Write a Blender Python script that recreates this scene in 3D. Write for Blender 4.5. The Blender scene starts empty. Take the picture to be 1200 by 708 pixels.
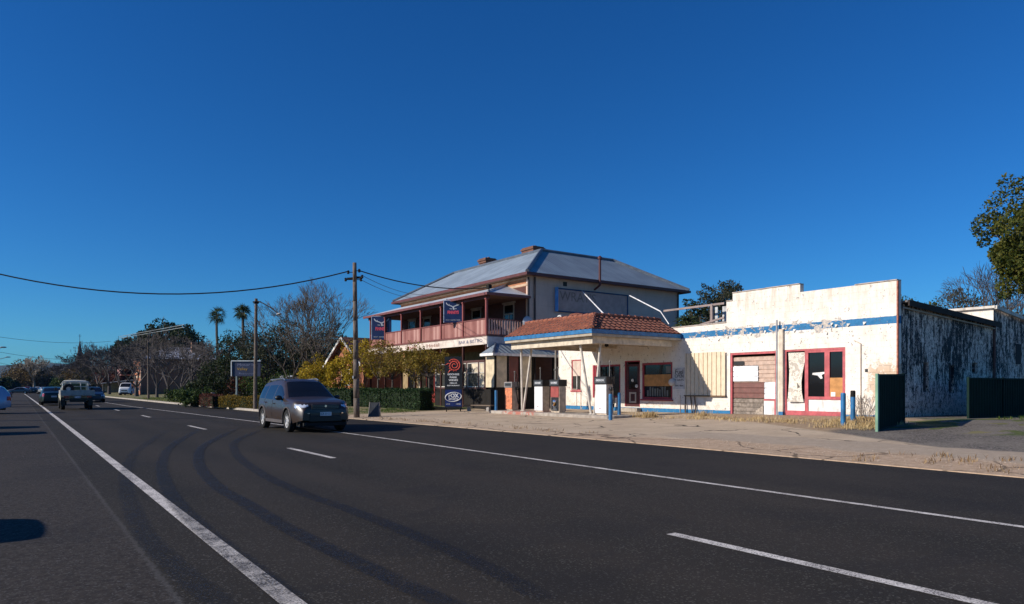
import bpy, math, random
from mathutils import Vector, Matrix
random.seed(7)
R=math.radians
SC=bpy.context.scene
COL=SC.collection
# ------------------------------------------------------------------ surveying helpers (photo pixel -> place)
F=820.0; YAW=R(35.24); S_,C_=math.sin(YAW),math.cos(YAW); EYE=1.45
def ray(u,v=454):
    t=(u-600)/F; return Vector((S_+C_*t, C_-S_*t, (454-v)/F))
def PD(u,v,d): r=ray(u,v)*d; return Vector((r.x,r.y,r.z+EYE))
def PX(u,v,X): return PD(u,v,X/ray(u).x)
def PY(u,v,Y): return PD(u,v,Y/ray(u).y)
def PZ(u,v,z): return PD(u,v,(EYE-z)*F/(v-454))
def lerp(a,b,t): return a+(b-a)*t
def interp(pts,x):
    if x<=pts[0][0]: return pts[0][1]
    for (a,b),(c,d) in zip(pts,pts[1:]):
        if x<=c: return b+(d-b)*(x-a)/(c-a)
    return pts[-1][1]
KERB=[(-60,13.3),(12,13.1),(22,12.95),(30,12.6),(43,11.8),(70,11.1),(115,10.8),(300,10.5),(900,10.5)]
def kerb(Y): return interp(KERB,Y)
def H(X,Y):
    if X<-6.3: return .1
    k=kerb(Y)
    if X<k: return 0
    base=interp([(32,.015),(36,.12)],Y)
    sl=interp([(12,.0355),(24,.0225)],Y)
    return base+sl*(min(X,24.5)-k)
# ------------------------------------------------------------------ objects
ORG={}
def tag(o,label=None,cat=None,group=None,kind=None):
    if label:o['label']=label
    if cat:o['category']=cat
    if group:o['group']=group
    if kind:o['kind']=kind
    return o
def thing(name,loc,label,cat,group=None,rz=0):
    o=bpy.data.objects.new(name,None); COL.objects.link(o); o.location=loc; o.rotation_euler=(0,0,rz)
    o.empty_display_size=.2
    ORG[o.name]=Vector(loc) if rz==0 else None
    return tag(o,label,cat,group)
class MB:
    def __init__(s): s.v=[];s.f=[];s.mi=[];s.m=0;s.M=None
    def add(s,vs,fs):
        n=len(s.v)
        if s.M is not None: vs=[s.M@Vector(v) for v in vs]
        s.v+= [tuple(v) for v in vs]
        for f in fs: s.f.append(tuple(i+n for i in f)); s.mi.append(s.m)
        return s
    def box(s,x0,x1,y0,y1,z0,z1):
        vs=[(x,y,z) for z in(z0,z1) for y in(y0,y1) for x in(x0,x1)]
        return s.add(vs,[(0,2,3,1),(4,5,7,6),(0,1,5,4),(2,6,7,3),(0,4,6,2),(1,3,7,5)])
    def quad(s,a,b,c,d): return s.add([a,b,c,d],[(0,1,2,3)])
    def tri(s,a,b,c): return s.add([a,b,c],[(0,1,2)])
    def tube(s,p,q,r0,r1=None,n=8,cap=True):
        if r1 is None:r1=r0
        p=Vector(p);q=Vector(q);d=(q-p)
        if d.length<1e-6:return s
        d.normalize(); a=d.orthogonal().normalized(); b=d.cross(a)
        vs=[]
        for c,r in((p,r0),(q,r1)):
            for i in range(n):
                t=2*math.pi*i/n; vs.append(c+a*math.cos(t)*r+b*math.sin(t)*r)
        fs=[(i,(i+1)%n,n+(i+1)%n,n+i) for i in range(n)]
        if cap: fs+=[tuple(range(n))[::-1],tuple(range(n,2*n))]
        return s.add(vs,fs)
    def path(s,pts,r,n=6):
        for a,b in zip(pts,pts[1:]): s.tube(a,b,r,r,n)
        return s
    def beam(s,p,q,w,h,up=(0,0,1)):
        p=Vector(p);q=Vector(q);d=(q-p).normalized();u=Vector(up)
        a=d.cross(u)
        if a.length<1e-4:a=d.cross(Vector((1,0,0)))
        a.normalize();b=a.cross(d)
        vs=[c+a*sx*w/2+b*sz*h/2 for c in(p,q) for sx,sz in((-1,-1),(1,-1),(1,1),(-1,1))]
        return s.add(vs,[(0,1,2,3),(7,6,5,4),(0,4,5,1),(1,5,6,2),(2,6,7,3),(3,7,4,0)])
    def prism(s,pts,off):
        n=len(pts);off=Vector(off)
        vs=[Vector(p) for p in pts]+[Vector(p)+off for p in pts]
        return s.add(vs,[tuple(range(n))[::-1],tuple(range(n,2*n))]+[(i,(i+1)%n,n+(i+1)%n,n+i) for i in range(n)])
    def lathe(s,prof,c,ax='z',n=20):
        vs=[];c=Vector(c)
        for r,h in prof:
            for i in range(n):
                t=2*math.pi*i/n;a,b=r*math.cos(t),r*math.sin(t)
                vs.append(c+(Vector((a,b,h)) if ax=='z' else Vector((a,h,b)) if ax=='y' else Vector((h,a,b))))
        fs=[]
        for k in range(len(prof)-1):
            for i in range(n): fs.append((k*n+i,k*n+(i+1)%n,(k+1)*n+(i+1)%n,(k+1)*n+i))
        return s.add(vs,fs)
    def ball(s,c,rx,ry,rz,n=12,m=8):
        c=Vector(c);vs=[]
        for j in range(m+1):
            p=math.pi*j/m
            for i in range(n):
                t=2*math.pi*i/n; vs.append(c+Vector((rx*math.sin(p)*math.cos(t),ry*math.sin(p)*math.sin(t),rz*math.cos(p))))
        fs=[(j*n+i,(j+1)*n+i,(j+1)*n+(i+1)%n,j*n+(i+1)%n) for j in range(m) for i in range(n)]
        return s.add(vs,fs)
    def grid(s,xs,ys,fn):
        vs=[fn(x,y) for y in ys for x in xs];n=len(xs)
        return s.add(vs,[(j*n+i,j*n+i+1,(j+1)*n+i+1,(j+1)*n+i) for j in range(len(ys)-1) for i in range(n-1)])
    def build(s,name,mats,parent=None,local=False,smooth=False,bevel=0,label=None,fixn=False):
        me=bpy.data.meshes.new(name)
        o=bpy.data.objects.new(name,me);COL.objects.link(o)
        vs=s.v
        if parent is not None:
            root=parent
            while root.parent: root=root.parent
            if not local:
                g=ORG.get(root.name)
                if g is None: g=root.location
                vs=[(x-g.x,y-g.y,z-g.z) for x,y,z in vs]
            o.parent=parent
        me.from_pydata(vs,[],s.f)
        if not isinstance(mats,(list,tuple)):mats=[mats]
        for m in mats: me.materials.append(m)
        if len(mats)>1: me.polygons.foreach_set('material_index',s.mi)
        if smooth: me.polygons.foreach_set('use_smooth',[True]*len(me.polygons))
        me.validate()
        if fixn:
            import bmesh
            bm=bmesh.new();bm.from_mesh(me);bmesh.ops.remove_doubles(bm,verts=bm.verts,dist=1e-4);bmesh.ops.recalc_face_normals(bm,faces=bm.faces);bm.to_mesh(me);bm.free()
        me.update()
        if bevel:
            b=o.modifiers.new('Bevel','BEVEL');b.width=bevel;b.segments=2;b.limit_method='ANGLE'
        if label:o['label']=label
        return o
def copy_thing(src,loc,rz=0,label=None,group=None,scale=None):
    r=src.copy();COL.objects.link(r);r.location=loc;r.rotation_euler=(0,0,rz)
    ORG[r.name]=None
    if scale:r.scale=(scale,scale,scale) if not isinstance(scale,tuple) else scale
    if label:r['label']=label
    if group:r['group']=group
    for ch in list(src.children):
        c=ch.copy();COL.objects.link(c);c.parent=r
        for g in list(ch.children):
            d=g.copy();COL.objects.link(d);d.parent=c
    return r
def text(s,size,mat,parent,org,right,up,name='lettering',ext=.004,width=None,bold=0,align='CENTER'):
    cu=bpy.data.curves.new('t','FONT');cu.body=s;cu.size=size;cu.extrude=ext;cu.align_x=align;cu.align_y='CENTER';cu.offset=bold;cu.resolution_u=3
    to=bpy.data.objects.new('t',cu);COL.objects.link(to);bpy.context.view_layer.update()
    me=bpy.data.meshes.new_from_object(to.evaluated_get(bpy.context.evaluated_depsgraph_get()))
    bpy.data.objects.remove(to);bpy.data.curves.remove(cu)
    xs=[v.co.x for v in me.vertices];w=max(xs)-min(xs);k=width/w if width else 1
    right=Vector(right).normalized();up=Vector(up).normalized();nn=right.cross(up);org=Vector(org)
    mb=MB();mb.add([org+right*v.co.x*k+up*v.co.y+nn*v.co.z for v in me.vertices],[tuple(p.vertices) for p in me.polygons])
    bpy.data.meshes.remove(me)
    if parent is None: return mb
    return mb.build(name,mat,parent)
# ------------------------------------------------------------------ materials
class Mat:
    def __init__(s,name):
        s.m=bpy.data.materials.new(name);s.m.use_nodes=True;s.nt=s.m.node_tree;s.N=s.nt.nodes;s.L=s.nt.links
        s.b=s.N['Principled BSDF'];s._p=None
    def inp(s,sock,v):
        if v is None:return
        if isinstance(v,bpy.types.NodeSocket): s.L.new(v,sock)
        elif isinstance(v,(tuple,list)) and len(v)==3 and sock.type=='RGBA': sock.default_value=(*v,1)
        else: sock.default_value=v
    def pos(s,obj=False):
        if obj: return s.N.new('ShaderNodeTexCoord').outputs['Object']
        return s.N.new('ShaderNodeNewGeometry').outputs['Position']
    def sep(s,v):
        n=s.N.new('ShaderNodeSeparateXYZ');s.L.new(v,n.inputs[0]);return n.outputs
    def scale(s,v,sc,off=(0,0,0),rot=(0,0,0)):
        n=s.N.new('ShaderNodeMapping');s.L.new(v,n.inputs[0]);n.inputs['Scale'].default_value=sc;n.inputs['Location'].default_value=off;n.inputs['Rotation'].default_value=rot;return n.outputs[0]
    def noise(s,v,sc,det=3,rough=.55,dist=0):
        n=s.N.new('ShaderNodeTexNoise');s.L.new(v,n.inputs['Vector']);n.inputs['Scale'].default_value=sc;n.inputs['Detail'].default_value=det;n.inputs['Roughness'].default_value=rough;n.inputs['Distortion'].default_value=dist;return n.outputs['Fac']
    def voro(s,v,sc,feat='F1',out='Distance',rnd=1):
        n=s.N.new('ShaderNodeTexVoronoi');n.feature=feat;s.L.new(v,n.inputs['Vector']);n.inputs['Scale'].default_value=sc;n.inputs['Randomness'].default_value=rnd;return n.outputs[out]
    def math(s,op,a,b=None,c=None,clamp=False):
        n=s.N.new('ShaderNodeMath');n.operation=op;n.use_clamp=clamp
        s.inp(n.inputs[0],a);s.inp(n.inputs[1],b)
        if c is not None:s.inp(n.inputs[2],c)
        return n.outputs[0]
    def step(s,x,a,b):
        n=s.N.new('ShaderNodeMapRange');n.interpolation_type='SMOOTHSTEP';s.inp(n.inputs[0],x);n.inputs[1].default_value=a;n.inputs[2].default_value=b;return n.outputs[0]
    def band(s,x,a,b,e):
        return s.math('MULTIPLY',s.step(x,a-e,a+e),s.math('SUBTRACT',1.0,s.step(x,b-e,b+e)))
    def mix(s,f,a,b,mode='MIX'):
        n=s.N.new('ShaderNodeMix');n.data_type='RGBA';n.blend_type=mode
        s.inp(n.inputs[0],f);s.inp(n.inputs[6],a);s.inp(n.inputs[7],b);return n.outputs[2]
    def ramp(s,f,stops,const=False):
        n=s.N.new('ShaderNodeValToRGB');s.L.new(f,n.inputs[0]);e=n.color_ramp.elements
        if const:n.color_ramp.interpolation='CONSTANT'
        while len(e)<len(stops):e.new(.5)
        for x,(p,c) in zip(e,stops): x.position=p;x.color=(*c,1) if len(c)==3 else c
        return n.outputs[0]
    def brick(s,v,c1,c2,mo,sc=1,bw=.24,bh=.086,ms=.008):
        n=s.N.new('ShaderNodeTexBrick');s.L.new(v,n.inputs[0])
        s.inp(n.inputs['Color1'],c1);s.inp(n.inputs['Color2'],c2);s.inp(n.inputs['Mortar'],mo)
        n.inputs['Scale'].default_value=sc;n.inputs['Mortar Size'].default_value=ms;n.inputs['Brick Width'].default_value=bw;n.inputs['Row Height'].default_value=bh
        return n.outputs
    def out(s,col,rough=.8,metal=0,bump=None,spec=None,coat=None,dist=.01,strength=.6):
        s.inp(s.b.inputs['Base Color'],col);s.inp(s.b.inputs['Roughness'],rough);s.inp(s.b.inputs['Metallic'],metal)
        if spec is not None:s.b.inputs['Specular IOR Level'].default_value=spec
        if coat:s.b.inputs['Coat Weight'].default_value=coat;s.b.inputs['Coat Roughness'].default_value=.04
        if bump is not None:
            n=s.N.new('ShaderNodeBump');n.inputs['Strength'].default_value=strength;n.inputs['Distance'].default_value=dist
            s.L.new(bump,n.inputs['Height']);s.L.new(n.outputs[0],s.b.inputs['Normal'])
        return s.m
_mc={}
def mat(col,rough=.7,metal=0,var=.18,sc=3,name=None,bump=.0,coat=None,dirt=0):
    key=(col,rough,metal,var,sc,name,bump,coat,dirt)
    if key in _mc:return _mc[key]
    M=Mat(name or 'surface');p=M.pos()
    n=M.noise(p,sc,4)
    c=M.mix(M.step(n,.3,.7),tuple(x*(1-var) for x in col),tuple(min(1,x*(1+var)) for x in col))
    if dirt:
        d=M.step(M.noise(M.scale(p,(1,1,.3)),sc*2.3,5),.52,.68)
        c=M.mix(M.math('MULTIPLY',d,dirt),c,(.12,.09,.065))
    b=M.noise(p,60,3) if bump else None
    _mc[key]=M.out(c,rough,metal,bump=b,dist=bump or .01,coat=coat,spec=.2 if rough>=.7 else .45)
    return _mc[key]
def leafmat(name,stops,rough=.55,trans=.25):
    M=Mat(name)
    g=M.N.new('ShaderNodeNewGeometry').outputs['Random Per Island']
    n=M.noise(M.pos(),1.3,2)
    f=M.math('ADD',M.math('MULTIPLY',g,.6),M.math('MULTIPLY',n,.4))
    c=M.ramp(f,stops)
    M.out(c,rough,spec=.15)
    t=M.N.new('ShaderNodeBsdfTranslucent');M.L.new(c,t.inputs[0])
    mx=M.N.new('ShaderNodeMixShader');mx.inputs[0].default_value=trans
    M.L.new(M.b.outputs[0],mx.inputs[1]);M.L.new(t.outputs[0],mx.inputs[2]);M.L.new(mx.outputs[0],M.N['Material Output'].inputs[0])
    return M.m
# asphalt
def mk_asphalt():
    M=Mat('asphalt');p=M.pos();x,y,z=M.sep(p)
    fine=M.noise(p,90,3,.7);mid=M.noise(p,14,4,.6);big=M.noise(M.scale(p,(.6,.12,1)),1.0,4)
    agg=M.voro(p,70,out='Color')
    aggf=M.sep(agg)[0]
    base=M.mix(M.step(fine,.3,.75),(.014,.0125,.0100),(.050,.0445,.036))
    base=M.mix(M.step(aggf,.86,.97),base,(.105,.097,.085))
    # coarse old parking strip left of the seam, newer mix elsewhere
    xw=M.math('ADD',x,M.math('MULTIPLY',M.math('SUBTRACT',mid,.5),.12))
    left=M.math('SUBTRACT',1.0,M.step(xw,.86,.92))
    base=M.mix(left,base,M.mix(M.step(mid,.3,.7),(.022,.019,.0165),(.060,.051,.043)))
    base=M.mix(M.math('MULTIPLY',M.math('MULTIPLY',left,M.step(aggf,.8,.95)),.6),base,(.14,.135,.13))
    right=M.step(xw,9.0,9.3)
    base=M.mix(M.math('MULTIPLY',right,.35),base,(.022,.021,.022))
    seam=M.band(xw,.87,.91,.02)
    base=M.mix(M.math('MULTIPLY',seam,.5),base,(.12,.115,.11))
    # wheel paths: slightly browner, polished
    wp=None
    for cx in(2.45,4.1,6.3,7.9):
        b=M.band(x,cx-.3,cx+.3,.3);wp=b if wp is None else M.math('ADD',wp,b)
    base=M.mix(M.math('MULTIPLY',wp,.25),base,(.062,.050,.040))
    oil=M.band(x,3.1,3.5,.35)
    base=M.mix(M.math('MULTIPLY',oil,.35),base,(.018,.017,.018))
    base=M.mix(M.step(big,.3,.75),base,M.mix(.5,base,(.056,.047,.039)))
    pat=M.step(M.noise(M.scale(p,(.35,.5,1)),1.1,3,.6,.8),.55,.6)
    base=M.mix(M.math('MULTIPLY',pat,.25),base,(.022,.021,.022))
    h=M.math('ADD',fine,M.math('MULTIPLY',aggf,.6))
    return M.out(base,.82,bump=h,dist=.006,strength=.9,spec=.12)
def mk_paint():
    M=Mat('road_paint');p=M.pos()
    w=M.step(M.math('ADD',M.noise(p,45,4,.75),M.math('MULTIPLY',M.noise(p,2.2,4),.6)),.66,.86)
    c=M.mix(w,(.84,.78,.70),(.60,.55,.49))
    w2=M.step(M.math('ADD',M.noise(p,80,2,.8),M.math('MULTIPLY',M.noise(p,5,3),.4)),.72,.78)
    return M.out(M.mix(w2,c,(.09,.08,.07)),.7,bump=M.noise(p,90,2),dist=.003)
def mk_tyre_mark():
    M=Mat('tyre_rubber_mark');p=M.pos()
    M.out((.012,.0115,.012),.6)
    tr=M.N.new('ShaderNodeBsdfTransparent');mx=M.N.new('ShaderNodeMixShader')
    at=M.N.new('ShaderNodeAttribute');at.attribute_name='edge'
    f=M.math('MULTIPLY',at.outputs['Fac'],M.math('MULTIPLY',M.math('MULTIPLY',M.step(M.noise(p,60,3,.7),.3,.7),M.step(M.noise(p,3.5,5,.75),.2,.6)),1.0))
    M.L.new(f,mx.inputs[0]);M.L.new(tr.outputs[0],mx.inputs[1]);M.L.new(M.b.outputs[0],mx.inputs[2]);M.L.new(mx.outputs[0],M.N['Material Output'].inputs[0])
    return M.m
def mk_ground():
    M=Mat('ground');p=M.pos();x,y,z=M.sep(p)
    n1=M.noise(p,.8,4);n2=M.noise(p,6,4,.65);n3=M.noise(p,45,3,.7)
    xw=M.math('ADD',x,M.math('MULTIPLY',M.math('SUBTRACT',n1,.5),1.2))
    yw=M.math('ADD',y,M.math('MULTIPLY',M.math('SUBTRACT',n1,.5),1.6))
    dirt=M.mix(M.step(n2,.35,.7),(.32,.22,.13),(.46,.34,.22))
    dirt=M.mix(M.step(n3,.45,.8),dirt,(.17,.125,.085))
    grass=M.mix(M.step(n2,.3,.7),(.055,.085,.022),(.12,.14,.04))
    grass=M.mix(M.step(n1,.45,.65),grass,(.22,.19,.09))
    # far and garden ground : grass with bare patches
    dry=M.math('MULTIPLY',M.step(yw,8.5,9.5),M.math('SUBTRACT',1.0,M.step(x,24.6,24.8)))
    c=M.mix(M.math('MAXIMUM',M.step(M.noise(p,1.7,4),.5,.62),M.math('MULTIPLY',dry,M.math('SUBTRACT',1.0,M.step(y,33,34)))),grass,dirt)
    # gravel yard
    peb=M.sep(M.voro(p,28,out='Color'))[0]
    grav=M.mix(peb,(.06,.052,.045),(.24,.21,.18))
    grav=M.mix(M.step(n1,.4,.62),grav,M.mix(.5,grav,(.24,.21,.17)))
    gm=M.math('MULTIPLY',M.step(xw,15.3,16.0),M.math('SUBTRACT',1.0,M.math('MULTIPLY',M.step(yw,10.6,11.2),M.math('SUBTRACT',1.0,M.step(x,24.2,24.6)))))
    gp=M.math('MULTIPLY',M.step(M.noise(M.scale(p,(.5,1.2,1)),.9,3),.52,.56),M.step(xw,19.5,20.5))
    gcol=M.mix(gp,grav,grass)
    c=M.mix(gm,c,gcol)
    # concrete / worn bitumen forecourt
    fc=M.mix(M.step(n1,.3,.7),(.47,.36,.25),(.56,.44,.31))
    fc=M.mix(M.math('MULTIPLY',M.step(n2,.5,.7),.35),fc,(.27,.215,.16))
    fc=M.mix(M.math('MULTIPLY',M.step(n3,.5,.85),.35),fc,(.16,.14,.12))
    wv=M.N.new('ShaderNodeVectorMath');wv.operation='ADD'
    sc=M.N.new('ShaderNodeVectorMath');sc.operation='SCALE';sc.inputs[3].default_value=.5
    nn=M.N.new('ShaderNodeTexNoise');M.L.new(p,nn.inputs['Vector']);nn.inputs['Scale'].default_value=1.2;nn.inputs['Detail'].default_value=4
    M.L.new(nn.outputs['Color'],sc.inputs[0]);M.L.new(p,wv.inputs[0]);M.L.new(sc.outputs[0],wv.inputs[1])
    cr=M.voro(wv.outputs[0],.42,'DISTANCE_TO_EDGE')
    crk=M.math('SUBTRACT',1.0,M.step(cr,.006,.016))
    fc=M.mix(M.math('MULTIPLY',crk,M.step(n1,.46,.54)),fc,(.035,.028,.022))
    fm=M.math('MULTIPLY',M.band(y,4,33.2,.4),M.math('SUBTRACT',1.0,M.step(x,24.6,24.8)))
    lo=M.step(M.math('SUBTRACT',yw,M.math('MULTIPLY',M.math('SUBTRACT',xw,14.5),1.9)),3.0,3.6)   # forecourt narrows to a footpath on the right
    fm=M.math('MULTIPLY',fm,lo)
    c=M.mix(fm,c,fc)
    # footpath slab strip on the right
    sl=M.math('MULTIPLY',M.band(xw,14.9,16.6,.12),M.math('SUBTRACT',1.0,M.step(y,13.5,14.5)))
    c=M.mix(sl,c,M.mix(M.step(n2,.3,.8),(.38,.30,.22),(.46,.37,.28)))
    # kerbside strip : sandy broken concrete
    ks=M.math('SUBTRACT',1.0,M.step(M.math('SUBTRACT',xw,M.math('MULTIPLY',M.math('SUBTRACT',1.0,M.step(y,12,14.5)),.75)),13.9,14.4))
    kc=M.mix(M.step(n2,.35,.65),(.52,.37,.25),(.40,.28,.18))
    kc=M.mix(M.math('MULTIPLY',M.step(n3,.5,.7),.5),kc,(.60,.48,.35))
    ks2=M.math('MULTIPLY',ks,M.math('SUBTRACT',1.0,M.step(y,33,35)))
    c=M.mix(M.math('MULTIPLY',ks2,M.math('SUBTRACT',1.0,M.math('MULTIPLY',M.step(y,14,18),.55))),c,kc)
    c=M.mix(M.math('MULTIPLY',M.math('MULTIPLY',ks2,crk),.7),c,(.06,.045,.03))
    bw=M.noise(p,25,4,.7)
    h=M.math('ADD',bw,M.math('MULTIPLY',peb,gm))
    return M.out(c,.92,bump=h,dist=.025,strength=.8,spec=.2)
def mk_facade():
    M=Mat('peeling_cream_paint');p=M.pos();x,y,z=M.sep(p)
    yz=M.N.new('ShaderNodeCombineXYZ');M.L.new(y,yz.inputs[0]);M.L.new(z,yz.inputs[1])
    n1=M.noise(p,.9,4);n2=M.noise(p,7,5,.65);st=M.noise(M.scale(p,(1,2.2,.8)),1.6,6,.7)
    c=M.mix(M.step(n1,.35,.65),(.755,.69,.605),(.80,.75,.68))
    c=M.mix(M.math('MULTIPLY',M.step(st,.46,.72),.42),c,(.55,.44,.33))
    c=M.mix(M.math('MULTIPLY',M.math('SUBTRACT',1.0,M.step(z,.45,1.1)),M.math('MULTIPLY',M.step(n2,.4,.65),.5)),c,(.36,.28,.20))
    top=M.step(z,3.9,5.2)
    c=M.mix(M.math('MULTIPLY',M.math('MULTIPLY',top,M.step(M.noise(M.scale(p,(1,3.2,.45)),1.3,6,.7),.42,.70)),.62),c,(.50,.38,.27))
    br=M.brick(yz.outputs[0],(1,1,1),(1,1,1),(0,0,0),1,.45,.22,.007)
    mort=br['Fac'];jm=M.math('MULTIPLY',mort,M.step(n2,.4,.6))
    c=M.mix(M.math('MULTIPLY',jm,.16),c,(.35,.28,.20))
    # blue stripe and blue base
    nw=M.math('MULTIPLY',M.math('SUBTRACT',n2,.5),.05)
    zw=M.math('ADD',z,nw)
    stripe=M.math('MULTIPLY',M.band(zw,3.64,3.90,.008),M.math('SUBTRACT',1.0,M.step(y,21.6,21.7)))
    base=M.math('MULTIPLY',M.band(zw,.0,.47,.008),M.math('ADD',M.step(y,18.72,18.74),M.math('SUBTRACT',1.0,M.step(y,13.7,13.75))))
    blue=M.mix(M.step(n2,.3,.7),(.016,.135,.30),(.035,.185,.38))
    c=M.mix(M.math('ADD',stripe,base,clamp=True),c,blue)
    # chips and flakes : dense round the stripe, sparse elsewhere
    near=M.math('MULTIPLY',M.band(z,3.5,4.02,.15),M.band(y,13.5,21.2,.6))
    fl=M.noise(M.scale(p,(1,1,1.2)),3.2,5,.75,.4)
    th=M.math('ADD',fl,M.math('MULTIPLY',near,.125))
    peel=M.step(th,.648,.658)
    pc=M.mix(M.step(M.noise(p,12,3),.4,.6),(.40,.38,.36),(.58,.50,.42))
    c=M.mix(peel,c,pc)
    dk=M.math('MULTIPLY',M.band(th,.632,.652,.004),M.step(M.noise(p,5,2),.5,.55))
    c=M.mix(dk,c,(.06,.04,.03))
    sp=M.step(M.noise(p,9,4,.75),.642,.657)
    c=M.mix(sp,c,(.16,.11,.08))
    # bare block at the right end
    en=M.math('MULTIPLY',M.math('SUBTRACT',1.0,M.step(y,12.7,13.3)),M.band(z,.9,2.4,.4))
    ev=M.step(M.math('ADD',n2,M.math('MULTIPLY',en,.22)),.62,.68)
    c=M.mix(M.math('MULTIPLY',ev,en),c,M.mix(mort,(.60,.45,.32),(.35,.25,.18)))
    h=M.math('SUBTRACT',M.math('SUBTRACT',M.math('MULTIPLY',n2,.45),M.math('MULTIPLY',peel,.6)),M.math('MULTIPLY',mort,.5))
    return M.out(c,.75,bump=h,dist=.012,strength=.7,spec=.3)
def mk_sidewall():
    M=Mat('peeling_dark_wall');p=M.pos();x,y,z=M.sep(p)
    xz=M.N.new('ShaderNodeCombineXYZ');M.L.new(x,xz.inputs[0]);M.L.new(z,xz.inputs[1])
    a=M.noise(M.scale(p,(1.9,1,.6)),3.4,9,.85,.1);b=M.noise(M.scale(p,(3,1,.8)),9,7,.85)
    big=M.noise(M.scale(p,(1,1,.6)),.55,3,.6);mask2=M.noise(M.scale(p,(6,1,.35)),1.2,5,.75)
    f=M.math('ADD',M.math('MULTIPLY',a,.55),M.math('ADD',M.math('MULTIPLY',b,.25),M.math('MULTIPLY',mask2,.2)))
    f=M.math('ADD',f,M.math('MULTIPLY',M.math('SUBTRACT',big,.5),.17))
    zf=M.step(z,3.2,.4);f2=M.math('ADD',f,M.math('MULTIPLY',M.step(z,2.6,.6),.035))
    pm=M.step(M.math('ADD',f2,M.math('MULTIPLY',M.step(z,1.6,.2),.03)),.498,.507)
    light=M.mix(M.step(M.noise(p,5,3),.3,.7),(.68,.55,.47),(.88,.75,.65))
    dark=M.mix(M.step(M.noise(p,2,3),.35,.65),(.010,.014,.019),(.020,.028,.037))
    c=M.mix(pm,dark,light)
    sp=M.step(M.noise(M.scale(p,(1.3,1,.8)),9,6,.85),.54,.555)
    c=M.mix(sp,c,(.022,.024,.028))
    br=M.brick(xz.outputs[0],(1,1,1),(1,1,1),(0,0,0),1,.24,.086,.008)
    h=M.math('SUBTRACT',M.math('MULTIPLY',pm,-.5),M.math('MULTIPLY',br['Fac'],.5))
    return M.out(c,.85,bump=h,dist=.01)
def mk_brick(name,c1,c2,mo,axis='y',dirty=.3):
    M=Mat(name);p=M.pos();x,y,z=M.sep(p)
    q=M.N.new('ShaderNodeCombineXYZ');M.L.new(y if axis=='y' else x,q.inputs[0]);M.L.new(z,q.inputs[1])
    o=M.brick(q.outputs[0],c1,c2,mo)
    c=M.mix(M.math('MULTIPLY',M.step(M.noise(p,2,4),.4,.7),dirty),o['Color'],tuple(v*.45 for v in c1))
    return M.out(c,.9,bump=M.math('MULTIPLY',o['Fac'],-1),dist=.008)
def mk_iron(name,col,axis='y',pitch=.2,seam=None,rust=0):
    M=Mat(name);p=M.pos();x,y,z=M.sep(p);a={'x':x,'y':y,'z':z}[axis]
    w=M.math('SINE',M.math('MULTIPLY',a,2*math.pi/pitch))
    c=M.mix(M.step(M.noise(p,.7,4),.35,.65),tuple(v*.85 for v in col),tuple(v*1.12 for v in col))
    if seam:
        s=M.math('FRACT',M.math('DIVIDE',a,seam));c=M.mix(M.math('MULTIPLY',M.band(s,.0,.07,.02),.55),c,tuple(v*.45 for v in col))
    c=M.mix(M.math('MULTIPLY',M.step(w,.3,-.9),.25),c,tuple(v*.5 for v in col))
    if rust:
        c=M.mix(M.math('MULTIPLY',M.step(M.noise(M.scale(p,(1,1,.4)),1.8,5,.7),.53,.66),rust),c,(.22,.12,.06))
    return M.out(c,.5,.15,bump=w,dist=.02,strength=.6)
def mk_tile():
    M=Mat('terracotta_tile');p=M.pos()
    n=M.noise(p,2.2,4);n2=M.noise(p,14,5,.7)
    c=M.mix(M.step(n,.3,.7),(.24,.070,.038),(.37,.125,.065))
    c=M.mix(M.step(n2,.46,.62),c,(.10,.05,.04))
    c=M.mix(M.step(M.noise(p,24,4,.75),.62,.70),c,(.42,.36,.28))
    return M.out(c,.85,bump=n2,dist=.01)
def mk_glass(col=(.010,.010,.011),rough=.07):
    M=Mat('dark_glass');return M.out(col,rough,coat=.12,spec=.4)
def mk_carpaint(name,col,metal=.5,rough=.3):
    M=Mat(name);p=M.pos()
    fl=M.noise(p,400,2)
    c=M.mix(fl,tuple(v*.85 for v in col),tuple(v*1.15 for v in col))
    d=M.step(M.noise(p,5,4),.45,.75);z=M.sep(M.pos())[2]
    c=M.mix(M.math('MULTIPLY',M.step(z,.75,.3),M.math('MULTIPLY',d,.10)),c,(.12,.10,.08))
    return M.out(c,M.math('ADD',rough,M.math('MULTIPLY',d,.08)),metal,coat=.2)
def mk_bark(name,a,b):
    M=Mat(name);p=M.pos();n=M.noise(M.scale(p,(5,5,1)),4,5,.7)
    return M.out(M.mix(M.step(n,.35,.65),a,b),.95,bump=n,dist=.03)
A_ROAD=mk_asphalt();A_PAINT=mk_paint();A_MARK=mk_tyre_mark();A_GROUND=mk_ground()
A_FAC=mk_facade();A_SIDE=mk_sidewall()
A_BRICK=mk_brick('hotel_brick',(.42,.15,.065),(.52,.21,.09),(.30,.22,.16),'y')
A_BRICKX=mk_brick('hotel_brick_shade_end',(.11,.045,.028),(.15,.06,.035),(.08,.06,.045),'x')  # darker copy of the front brick; end wall's shade put into the colour
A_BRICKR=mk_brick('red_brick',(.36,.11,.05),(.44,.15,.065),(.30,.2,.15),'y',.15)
A_BRICKRX=mk_brick('red_brick_shade_side',(.26,.10,.06),(.33,.13,.075),(.2,.15,.1),'x')  # dimmer copy of the red brick, shade painted in for side walls
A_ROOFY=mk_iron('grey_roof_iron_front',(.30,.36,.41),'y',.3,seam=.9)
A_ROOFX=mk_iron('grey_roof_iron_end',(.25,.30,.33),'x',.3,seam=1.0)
A_VROOF=mk_iron('verandah_iron',(.60,.63,.66),'y',.15)
A_TILE=mk_tile();A_GLASS=mk_glass();A_GLASSL=mk_glass((.05,.05,.045),.12)
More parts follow.
